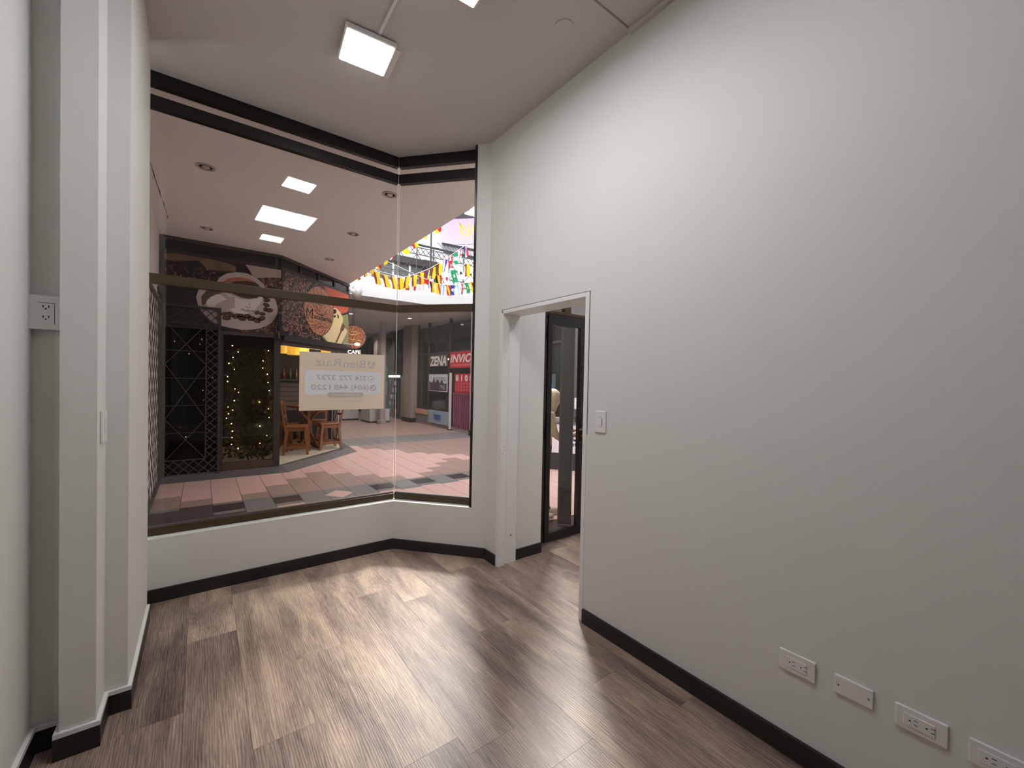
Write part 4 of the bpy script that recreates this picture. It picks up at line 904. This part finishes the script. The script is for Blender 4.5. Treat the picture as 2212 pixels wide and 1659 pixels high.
# tubes added inside the shops to brighten their dark fronts
for lab, x, y in (('white tube light added inside the far shop with the red sign', 7.3, 11.6), ('white tube light added inside the far shop behind the pale poster', 7.3, 13.2), ('white tube light added inside the shop beyond the black door', 7.3, 7.4), ('white tube light added inside the shop behind the kiosk', 7.3, 5.2)):
    t = thing('fill_tube', lab, 'tube light', (x, y, 3.3), 'tube lights added inside the shops')
    MB().tube([(x, y - .6, 2.32), (x, y + .6, 2.32)], .025, 10).build('tube', emit('tube_white', (255, 246, 230), 22.0), t)
    MB().box(x - .05, x + .05, y - .62, y + .62, 2.35, 2.39).build('batten', PLASTIC, t); MB().tube([(x, y - .4, 2.39), (x, y - .4, 3.44)], .005).tube([(x, y + .4, 2.39), (x, y + .4, 3.44)], .005).build('hanger', SHF, t)
# shop signs
def sign(name, label, u0, u1, z0, z1, m, w=0.03): 
    t = thing(name, label, 'sign', fE.p((u0 + u1) / 2, z0, w)); part(fE, 'board', m, t, u0, u1, z0, z1, w, w + .025); return t
SWT = mat('sign_white', (206, 202, 198), 0.5); SRED = mat('sign_red', (176, 34, 48), 0.45)
t = sign('shop_sign', 'white shop sign with torn dark letters across the atrium', -13.0, -11.72, 1.99, 2.37, mat('sign_smoke', (84, 76, 74), 0.5))
fE.text('ZENA', -12.95, 2.02, 0.42, 0.056, SWT, t, width=1.2, bold=0.012, shear=0.15)
t = sign('shop_sign', 'red shop sign with white slanted letters across the atrium', -11.54, -10.0, 1.92, 2.41, SRED)
fE.text('INViO', -11.5, 2.09, 0.34, 0.056, SWT, t, width=1.28, bold=0.008, shear=0.25)
fE.text('Puntos de atencion', -11.45, 1.985, 0.09, 0.056, mat('sign_pinkish', (214, 150, 150), 0.5), t, width=1.2)
t = sign('lottery_board', 'red lottery board with white number rows across the atrium', -11.2, -10.0, 1.18, 1.74, SRED)
fE.text('8 1 0 8', -11.15, 1.53, 0.24, 0.056, SWT, t, width=1.0, bold=0.01)
for r in range(3): fE.text('1 7 2 4 9 6 3', -11.15, 1.42 - r * .095, 0.085, 0.056, mat('sign_pinkish', (214, 150, 150), 0.5), t, width=1.05)
t = sign('window_poster', 'pale poster with a ragged dark picture in the far shop window', -13.0, -11.69, 1.17, 1.73, mat('poster_pale', (186, 196, 194), 0.5))
fE.poly('picture', [(-12.96, 1.19), (-11.73, 1.19), (-11.73, 1.44), (-11.9, 1.42), (-12.05, 1.55), (-12.2, 1.44), (-12.35, 1.58), (-12.5, 1.46), (-12.62, 1.57), (-12.75, 1.45), (-12.96, 1.5)], 0.0565, mat('poster_dark', (70, 58, 74), 0.5), t)
fE.text('795', -12.2, 1.24, 0.19, 0.058, SWT, t, width=0.36); fE.text('FITTZG', -12.7, 1.52, 0.16, 0.058, mat('poster_dark', (70, 58, 74), 0.5), t, width=0.9, shear=0.2)
t = thing('display_counter', 'low shop counter with orange and pale blue panels in the far shop', 'counter', (6.5, 12.8, 0))
part(fE, 'front_panel', mat('counter_orange', (196, 140, 112), 0.5), t, -14.0, -12.95, 0.36, 0.52, 0.04, 0.10); part(fE, 'front_panel', mat('counter_blue', (140, 160, 176), 0.5), t, -12.9, -11.5, 0.12, 0.54, 0.04, 0.10)
part(fE, 'blue_crate', mat('crate_blue', (56, 96, 150), 0.5), t, -12.45, -12.0, 0.28, 0.42, 0.10, 0.13); part(fE, 'plinth', mat('plinth_grey', (110, 112, 112), 0.5), t, -14.0, -12.95, 0.10, 0.36, 0.03, 0.06)
pst = thing('white_post', 'thin white post standing in front of the far shop', 'post', (6.2, 11.42, 0))
part(fE, 'shaft', mat('post_white', (224, 214, 208), 0.5), pst, -11.45, -11.38, 0.03, 1.77, 0.06, 0.11); part(fE, 'foot', SHF, pst, -11.5, -11.33, 0.0, 0.03, 0.04, 0.14)
sg = thing('folding_shutter', 'magenta tinted folding shutter at the edge of the far shop', 'shutter', (6.2, 10.8, 0))
MG = mat('shutter_magenta', (124, 62, 84), 0.5)
for i in range(11): part(fE, 'shutter_slat', MG, sg, -11.28 + i * .115, -11.28 + i * .115 + .08, 0.10, 1.15, 0.03, 0.055)
part(fE, 'rail', MG, sg, -11.3, -10.0, 1.12, 1.17, 0.02, 0.065)
# counters further down the arcade
for lab, x, y, s in (('white display counter farther down the arcade', 4.35, 16.3, 1), ('white display counter nearer along the arcade', 5.05, 15.0, 1)):
    t = thing('display_case', lab, 'display case', (x, y, 0), 'white display cases in the arcade')
    MB().box(x - .35, x + .35, y - .5, y + .5, 0.05, 0.48).build('cabinet', mat('case_white', (190, 184, 182), 0.5), t, bevel=.01)
    MB().box(x - .36, x + .36, y - .51, y + .51, 0.0, 0.05).build('plinth', SDK, t)
    MB().box(x - .34, x + .34, y - .49, y + .49, 0.48, 0.95).build('glass_top', glass('case_glass', (190, 205, 205), 1.0), t)
    MB().box(x - .2, x + .2, y - .35, y - .1, 0.48, 0.72).build('goods', emit('case_goods_glow', (236, 226, 210), 0.7), t); MB().box(x - .2, x + .2, y + .05, y + .3, 0.48, 0.66).build('goods', mat('goods_blue', (90, 130, 150), 0.5), t)  # pale goods block is given a glow, though it is no lamp
# slender pole in front
pl = thing('arcade_pole', 'slender grey round column standing in the arcade behind the poster', 'column', (4.98, 14.1, 0))
MB().lathe([(.16, 0), (.16, .12), (.11, .14), (.11, ZA)], (4.98, 14.1, 0), 16).build('shaft', COLM, pl, smooth=False)

# ---- balcony railing above the cross arcade
IRON = mat('rail_iron', (46, 48, 50), 0.5)
rl = thing('balcony_railing', 'dark steel lattice balcony railing above the white slab', 'railing', (5.0, 10.05, 3.97))
Y = 10.06
MB().tube([(2.55, Y, 5.0), (11.5, Y, 5.0)], 0.028, 10).build('top_rail', IRON, rl)
for z in (4.93, 4.75, 4.25, 4.08): MB().beam((2.55, Y, z), (11.5, Y, z), .018, .018).build('chord', IRON, rl)
for i in range(20): x = 2.56 + .46 * i; MB().beam((x, Y, 3.97), (x, Y, 4.98), .02, .02).build('post', IRON, rl)
def lat(z0, z1, pitch, nm):
    b = MB(); x = 2.55
    while x < 11.4: b.beam((x, Y, z0), (x + pitch, Y, z1), .012, .012).beam((x, Y, z1), (x + pitch, Y, z0), .012, .012); x += pitch
    tag(b.build(nm, IRON, rl, fixn=False), kind='stuff')
lat(4.75, 4.93, .15, 'upper_lattice'); lat(4.08, 4.25, .15, 'lower_lattice')
for i in range(19):
    x = 2.56 + .46 * i
    MB().beam((x, Y, 4.25), (x + .46, Y, 4.75), .012, .012).build('brace', IRON, rl); MB().beam((x, Y, 4.75), (x + .46, Y, 4.25), .012, .012).build('brace', IRON, rl)
    MB().ball((x + .23, Y - .01, 4.5), .028, 8, 5).build('rosette', IRON, rl)
mp = thing('roof_post', 'tall thin dark post rising behind the balcony railing', 'post', (4.95, 10.4, 3.97)); MB().beam((4.95, 10.4, 3.97), (4.95, 10.4, 8.6), .035, .035).build('shaft', IRON, mp)
MB().beam((4.95, 10.4, 8.3), (4.95, 10.9, 8.3), .04, .04).build('arm', IRON, mp)
# ---- upper storey behind the railing
UW = mat('upper_wall', (232, 230, 230), 0.7); UD = mat('upper_dark', (52, 44, 42), 0.5); UG = mat('upper_glass', (86, 86, 86), 0.3)
up = struct_root('wall_upper', 'pale upper storey with dark windows behind the balcony', (6, 14.7, 3.97))
MB().box(2.6, 14.0, 14.7, 14.9, 3.97, 10.5).build('wall', UW, up)
MB().box(3.4, 6.6, 14.62, 14.7, 5.05, 5.72).build('window', UG, up); MB().box(3.3, 6.9, 14.3, 14.7, 5.72, 5.95).build('eave', UD, up)
for i in range(5): MB().box(3.6 + i * .62, 3.66 + i * .62, 14.58, 14.63, 5.05, 5.72).build('mullion', UW, up)
MB().box(6.65, 7.3, 14.55, 14.7, 5.3, 6.05).build('window', UD, up)
MB().box(3.2, 4.3, 13.3, 14.2, 4.6, 5.0).build('planter', mat('planter_beige', (176, 160, 140), 0.6), up)
# small grey pitched roof
rf = thing('porch_roof', 'grey ribbed porch roof below the lilac sign', 'roof', (7.5, 13.6, 6.2))
MB().add([(6.65, 13.0, 6.0), (9.6, 13.0, 6.0), (9.6, 13.7, 6.55), (6.95, 13.7, 6.45), (6.65, 13.0, 5.96), (9.6, 13.0, 5.96), (9.6, 13.7, 6.51), (6.95, 13.7, 6.41)], [(0, 1, 2, 3), (7, 6, 5, 4), (0, 4, 5, 1), (1, 5, 6, 2), (2, 6, 7, 3), (3, 7, 4, 0)]).build('sheet', mat('roof_grey', (176, 176, 178), 0.5), rf)
for i in range(18):
    x = 6.72 + i * .16
    MB().beam((x, 13.0, 6.012), (x + .04, 13.69, 6.49), .02, .018).build('rib', mat('roof_rib', (110, 112, 114), 0.5), rf)
MB().tube([(6.95, 13.68, 6.48), (9.6, 13.68, 6.58)], .05, 8).build('ridge', IRON, rf); MB().beam((6.65, 12.98, 5.97), (9.6, 12.98, 5.97), .05, .08).build('gutter', IRON, rf)
# lilac billboard
bb = thing('lilac_billboard', 'large pale lilac striped sign with yellow script letters', 'sign', (7.6, 13.7, 6.6))
fB = Fr((7.35, 14.0, 0), (0.722, -0.692, 0.0))
part(fB, 'board', mat('lilac', (226, 200, 228), 0.6), bb, -0.30, 2.6, 6.62, 7.57, 0.0, -0.1)
LST = mat('lilac_stripe', (198, 168, 204), 0.6)
for i in range(30):
    u = -0.85 + i * .115
    a, c = max(-0.29, u), min(2.59, u + .62)
    if c - a < .05: continue
    za, zc = 7.56 - (a - u) * 1.45, 7.56 - (c - u) * 1.45
    fB.poly('stripe', stroke([(a, max(6.63, za)), ((a + c) / 2, (max(6.63, za) + max(6.63, zc)) / 2), (c, max(6.63, zc))], .007), .002, LST, bb)
YB = mat('sign_gold', (240, 222, 96), 0.5)
fB.text('NO', 0.42, 6.97, 0.62, 0.004, YB, bb, width=0.95, shear=-0.15); fB.text('MAX CASTI', 0.34, 6.76, 0.13, 0.004, YB, bb, width=0.85)
fB.poly('swash', stroke([(0.36, 7.45), (0.45, 7.40), (0.52, 7.15), (0.58, 7.0), (0.72, 6.93), (0.95, 6.95)], .02), .004, YB, bb)
part(fB, 'side_panel', mat('lilac_pale', (238, 234, 242), 0.6), bb, -0.95, -0.31, 6.35, 7.35, 0.0, -0.08)
fB.text('NOV', -0.85, 6.85, 0.16, 0.004, mat('grey_letter', (190, 190, 198), 0.5), bb, width=0.4)
bs = MB(); fB.slab(bs, -1.0, 3.2, 7.58, 7.80, 0.16, -0.25); fB.slab(bs, -1.0, 3.2, 7.80, 7.86, 0.30, -0.25)
struct(bs, 'trim_5', mat('beam_grey', (78, 78, 80), 0.5), 'dark steel beam above the lilac sign')
rs_ = thing('ribbed_roof', 'ribbed grey roof edge at the top of the atrium', 'roof', (7.6, 13.5, 7.9))
bs = MB(); fB.slab(bs, -1.0, 3.2, 7.95, 7.98, 4.5, -0.25); bs.build('sheet', mat('roof_mauve', (206, 190, 190), 0.6), rs_)
for i in range(26): part(fB, 'rib', mat('roof_rib2', (112, 102, 102), 0.6), rs_, -0.95 + i * .16, -0.91 + i * .16, 7.87, 7.95, 4.5, -0.25)

# ---- bunting
FLM = {k: paper('flag_' + k, c, 0.35) for k, c in dict(y=(250, 214, 40), b=(50, 70, 160), r=(206, 44, 52), m=(150, 50, 60), w=(244, 240, 240), g=(40, 160, 110), k=(40, 36, 36), s=(150, 200, 232), p=(236, 150, 170), n=(230, 160, 60)).items()}
def bunting(label, pts, y0, y1, flags, fw=0.13, fh=0.24, ends=()):
    t = thing('bunting', label, 'bunting', (pts[0][0], pts[0][1], pts[0][-1]), 'strings of flags across the atrium')
    pts = [Vector(p) if len(p) == 3 else Vector((p[0], 0, p[1])) for p in pts]; flat = y0 is not None; y0_ = y0 if flat else 0
    L = [0.0]
    for a, c in zip(pts[:-1], pts[1:]): L.append(L[-1] + (c - a).length)
    def at(s):
        s = min(max(s, 0), L[-1])
        for i in range(len(L) - 1):
            if s <= L[i + 1] + 1e-9:
                v = pts[i].lerp(pts[i + 1], (s - L[i]) / (L[i + 1] - L[i]))
                return v + Vector((0, y0 + (y1 - y0) * s / L[-1], 0)) if flat else v
    MB().tube([at(L[-1] * i / 40) for i in range(41)], .005, 5).build('string', FLM['w'], t)
    for e, s in zip(ends, (0, L[-1])):
        if e: MB().tube([at(s), e], .005, 5).build('string_end', FLM['w'], t)
    rd = random.Random(len(flags) + int(y0_ * 10))
    for i, f in enumerate(flags):
        s = L[-1] * (i + .5) / len(flags); p = at(s - fw / 2); q = at(s + fw / 2); sw = rd.uniform(-.05, .07); dy = rd.uniform(-.04, .04)
        dn = Vector((sw, dy, -fh)); b = MB(); keys = list(f[1]); n = len(keys); mats = sorted(set(f))
        mats = [k for k in mats if k in FLM]
        ex = (q - p); ex.z *= .4
        def pt(u, v): return p + ex * u + dn * v + Vector((0, .018 * math.sin(5 * v + 6 * u + i), 0))
        for j, k in enumerate(keys):
            for r in range(4):
                if f[0] == 'V': c = [pt(j / n, r / 4), pt((j + 1) / n, r / 4), pt((j + 1) / n, (r + 1) / 4), pt(j / n, (r + 1) / 4)]
                else: c = [pt(r / 4, j / n), pt((r + 1) / 4, j / n), pt((r + 1) / 4, (j + 1) / n), pt(r / 4, (j + 1) / n)]
                b.add(c, [(0, 1, 2, 3)], j)
        o = b.build('flag', [FLM[k] for k in keys], t, fixn=False)
        if len(f) > 2:     # an emblem in the middle: disc or cross
            e = MB()
            if f[2][0] == 'o': e.poly([pt(.5 + .26 * math.cos(a), .5 + .16 * math.sin(a)) + Vector((0, -.006, 0)) for a in (2 * PI * i2 / 14 for i2 in range(14))])
            else:
                e.poly([pt(u, v) + Vector((0, -.006, 0)) for u, v in ((.4, 0), (.6, 0), (.6, 1), (.4, 1))]); e.poly([pt(u, v) + Vector((0, -.006, 0)) for u, v in ((0, .4), (1, .4), (1, .55), (0, .55))])
            e.build('emblem', FLM[f[2][1]], o, fixn=False)
COLO = ('V', 'mby'); COLO2 = ('V', 'myy')
bunting('bunting of red, blue and yellow flags that climbs toward the doorway pier', [(2.6, 3.60), (2.83, 3.555), (3.07, 3.54), (3.26, 3.59), (3.45, 3.67), (3.79, 3.85), (4.1, 4.08), (4.36, 4.29), (4.7, 4.57)], 8.0, 8.0,
        [COLO2] * 6 + [COLO2, ('V', 'mby'), COLO2, ('V', 'myy'), ('V', 'pwb'), ('V', 'rwr', 'or'), ('H', 'gwg'), ('V', 'www', '+r'), ('V', 'bwr')], .12, .24, ((2.447, 8.0, 3.64), (6.318, 8.0, 5.9)))
bunting('bunting of mixed flags hanging through the middle of the atrium view', [(3.08, 3.67), (3.4, 3.64), (3.74, 3.68), (4.16, 3.84), (4.5, 4.02), (4.83, 4.21)], 8.3, 8.1,
        [('V', 'pww'), ('V', 'wr'), ('V', 'wwr'), ('H', 'rw'), ('V', 'bww'), ('V', 'kyr'), ('V', 'www', 'or'), ('V', 'ggg', 'ow'), ('V', 'www', 'ok'), COLO2], .14, .26, ((2.447, 8.4, 3.74), (6.318, 8.0, 5.0)))
bunting('lowest bunting of mixed flags in front of the white balcony slab', [(3.62, 3.60), (3.85, 3.545), (4.09, 3.54), (4.3, 3.57), (4.48, 3.63), (4.9, 3.77)], 7.9, 7.9,
        [('H', 'rw'), ('V', 'kny'), ('V', 'yyr'), ('V', 'sws'), ('V', 'ryr'), ('V', 'bbb', 'ow'), ('V', 'wsw'), ('V', 'wrw', '+r'), ('V', 'ggg', 'oy'), ('V', 'yym'), ('V', 'mby')], .10, .22, ((2.447, 7.9, 3.9), (6.318, 7.9, 4.3)))
bunting('red and yellow bunting pinned along the open edge of the arcade ceiling', [(2.50, 8.75, 3.60), (2.50, 7.4, 3.575), (2.50, 6.0, 3.59), (2.50, 4.9, 3.60)], None, None, [('V', 'yr'), ('V', 'ry'), ('V', 'yy'), ('V', 'yr'), ('V', 'yy'), ('V', 'wr'), ('V', 'yy'), ('V', 'ry'), ('V', 'wy'), ('V', 'yr')], .18, .095, ((2.447, 9.0, 3.62), (2.447, 4.7, 3.62)))
bunting('pale bunting with red and green flags seen over the black door', [(5.2, 3.62), (5.6, 3.55), (6.0, 3.55), (6.318, 3.62)], 6.4, 5.4, [('V', 'ww'), ('V', 'www', 'or'), ('V', 'gg'), ('V', 'ww')], .2, .34)

# ---- kiosk by the door
kd = Vector((0.62, -0.78, 0)); fK = Fr((5.02, 5.33, 0), kd)
kk = thing('sales_kiosk', 'white sales kiosk on a black plinth with printed lettering', 'kiosk', (5.3, 5.2, 0))
part(fK, 'plinth', SDK, kk, -0.5, 0.9, 0.0, 0.30, 0.0, -0.6); part(fK, 'front_panel', mat('kiosk_white', (232, 222, 226), 0.45), kk, -0.5, 0.9, 0.30, 0.80, 0.015, -0.6, .005)
part(fK, 'counter_top', mat('kiosk_grey', (96, 92, 92), 0.4), kk, -0.52, 0.92, 0.80, 0.84, 0.03, -0.62, .004)
fK.text('JS', 0.18, 0.52, 0.22, 0.018, mat('letter_navy', (44, 52, 96), 0.5), kk, width=0.20, shear=0.25, bold=.006); fK.text('Route', 0.06, 0.43, 0.10, 0.018, mat('letter_dark', (60, 54, 64), 0.5), kk, width=0.34, bold=.002)
fK.poly('logo_mark', fK.ell(0.10, 0.57, .05, .08, 16), .018, mat('letter_pink', (230, 60, 140), 0.5), kk)
for lab, u, s, h, c in (('white box on the kiosk counter', 0.10, .12, .16, (214, 206, 200)), ('black appliance on the kiosk counter', 0.27, .14, .10, (40, 38, 40)), ('grey tray on the kiosk counter', -0.12, .16, .07, (150, 146, 146)), ('orange packet on the kiosk counter', 0.42, .08, .14, (206, 104, 70))):
    o = MB(); fK.slab(o, u, u + s, 0.84, 0.84 + h, -0.05, -0.22); tag(o.build('counter_item', mat('item_%d' % int(u * 100 + 50), c, 0.5), bevel=.006), lab, 'box', 'goods on the kiosk')
kp = thing('price_stand', 'upright white price card on a thin stand at the kiosk', 'card', fK.p(0.3, 0.84, -.3))
part(fK, 'card', mat('card_white', (226, 222, 218), 0.5), kp, 0.24, 0.38, 1.06, 1.26, -0.30, -0.31); part(fK, 'stem', IRON, kp, 0.30, 0.315, 0.84, 1.06, -0.30, -0.315)
tw = struct(MB().box(6.1, 6.25, 5.4, 6.2, 0, 3.49), 'trim_6', mat('column_dark', (90, 84, 82), 0.6), 'dark pilaster between the shops beyond the door')

# ---- the person outside the glass door
SKIN = mat('skin', (206, 160, 134), 0.5); TOP = mat('beige_top', (186, 160, 130), 0.8, bump=0.2, bscale=40); JEAN = mat('blue_jeans', (58, 72, 102), 0.8, bump=0.15, bscale=90); HAIR = mat('blond_hair', (204, 182, 150), 0.45, var=0.35, vscale=45, bump=0.6, bscale=70); SHOE = mat('beige_shoe', (196, 178, 158), 0.6)
pe = thing('person', 'person with short blond hair, beige top and jeans standing outside the glass door', 'person', (0, 0, 0))
def skin_mesh(verts, edges, root=0, sub=2):
    me = bpy.data.meshes.new('body'); me.from_pydata([v[:3] for v in verts], edges, [])
    o = bpy.data.objects.new('body', me); COL.objects.link(o)
    o.modifiers.new('skin', 'SKIN').use_smooth_shade = True
    sk = me.skin_vertices[0].data
    for i, v in enumerate(verts): r = v[3]; sk[i].radius = (r if not isinstance(r, tuple) else r[0], r if not isinstance(r, tuple) else r[1]); sk[i].use_root = (i == root)
    s = o.modifiers.new('sub', 'SUBSURF'); s.levels = sub; s.render_levels = sub
    dg = bpy.context.evaluated_depsgraph_get()
    out = bpy.data.meshes.new_from_object(o.evaluated_get(dg)); bpy.data.objects.remove(o)
    return out
# local frame: +x the way the person faces, +y to their left, z up
V = [(0, 0, .84, (.115, .15)), (.0, 0, .96, (.105, .135)), (.02, 0, 1.08, (.105, .15)), (.045, 0, 1.19, (.085, .15)), (.075, 0, 1.255, (.05, .055)), (.105, 0, 1.30, (.052, .052)), (.135, 0, 1.36, (.082, .07)), (.135, 0, 1.44, (.07, .065))]
Eg = [(0, 1), (1, 2), (2, 3), (3, 4), (4, 5), (5, 6), (6, 7)]
def chain(start, pts):
    k = start
    for p in pts: V.append(p); Eg.append((k, len(V) - 1)); k = len(V) - 1
    return k
for s, fx in ((1, .07), (-1, -.05)):
    chain(0, [(0.0, s * .085, .76, .095), (fx * .5 + .01, s * .095, .46, .066), (fx, s * .10, .12, .05), (fx + .02, s * .10, .055, .042), (fx + .13, s * .105, .035, .036)])
    k = chain(3, [(.045, s * .165, 1.20, .058), (.09, s * .20, 1.0, .047), (.20, s * .185, .93, .038), (.34, s * .13, .99, .028)])
    h = chain(k, [(.40, s * .12, 1.01, .03)])
    for j, (dy, ln) in enumerate(((-.03, .062), (-.01, .072), (.01, .068), (.03, .054))):
        chain(h, [(.415, s * .12 + dy, 1.012, .010), (.415 + ln * .6, s * .12 + dy, 1.008, .0095), (.415 + ln, s * .12 + dy * .9, .990, .008)])
    chain(h, [(.39, s * .12 - s * .035, 1.02, .011), (.42, s * .12 - s * .05, 1.015, .009)])
bm2 = skin_mesh(V, Eg, sub=3)
for m in (SKIN, TOP, JEAN, SHOE): bm2.materials.append(m)
for p in bm2.polygons:
    c = p.center; d = math.hypot(c.y, 0)
    p.material_index = 3 if c.z < .075 else (2 if c.z < .86 and abs(c.x) < .22 else (1 if (c.z < 1.262 and c.x < .30) else 0)); p.use_smooth = True
body = bpy.data.objects.new('body', bm2); COL.objects.link(body); body.parent = pe
hb = MB(); HC = Vector((.125, 0, 1.395))
n, k = 22, 12; pr = []
for i in range(k + 1):
    th = PI * i / k
    for j in range(n):
        ph = 2 * PI * j / n; x, y, z = math.sin(th) * math.cos(ph), math.sin(th) * math.sin(ph), math.cos(th)
        face = max(0.0, x) * (1 if z < .45 else .3)
        r = .112 - .058 * face; dz = -.075 * max(0, -z) * (1 - max(0, x))
        hb.v.append((HC.x + x * r * 1.0 - .012, HC.y + y * r * .92, HC.z + z * r + dz + .006 * math.sin(ph * 9)))
for i in range(k):
    for j in range(n): hb.f.append((i * n + j, i * n + (j + 1) % n, (i + 1) * n + (j + 1) % n, (i + 1) * n + j)); hb.m.append(0)
hb.build('hair', HAIR, pe, smooth=True)
MB().lathe([(.016, 0), (.012, .014), (.002, .022)], (.208, 0, 1.375), 10, M=Vector((1, 0, -.15)).to_track_quat('Z', 'Y').to_matrix()).build('nose', SKIN, pe, smooth=True)
for s in (1, -1):
    MB().ball((.198, s * .032, 1.402), .009, 10, 6).build('eye', mat('eye_dark', (50, 40, 36), 0.3), pe, smooth=True)
    MB().ball((.135, s * .078, 1.385), .02, 10, 6, sc=(.8, .4, 1.3)).build('ear', SKIN, pe, smooth=True)
    fx = .07 if s > 0 else -.05
    MB().ball((fx + .065, s * .105, .045), .05, 14, 8, sc=(2.25, .95, .85)).build('shoe', SHOE, pe, smooth=True)
    MB().ball((fx + .065, s * .105, .016), .05, 14, 6, sc=(2.3, 1.0, .32)).build('sole', mat('sole_white', (226, 220, 210), 0.6), pe, smooth=True)
MB().beam((.205, -.02, 1.338), (.205, .02, 1.338), .008, .006).build('mouth', mat('lip', (170, 100, 92), 0.5), pe)
pe.scale = (.965, .965, .965); pe.location = (3.095, 3.53, 0); pe.rotation_euler = (0, 0, math.radians(-30))
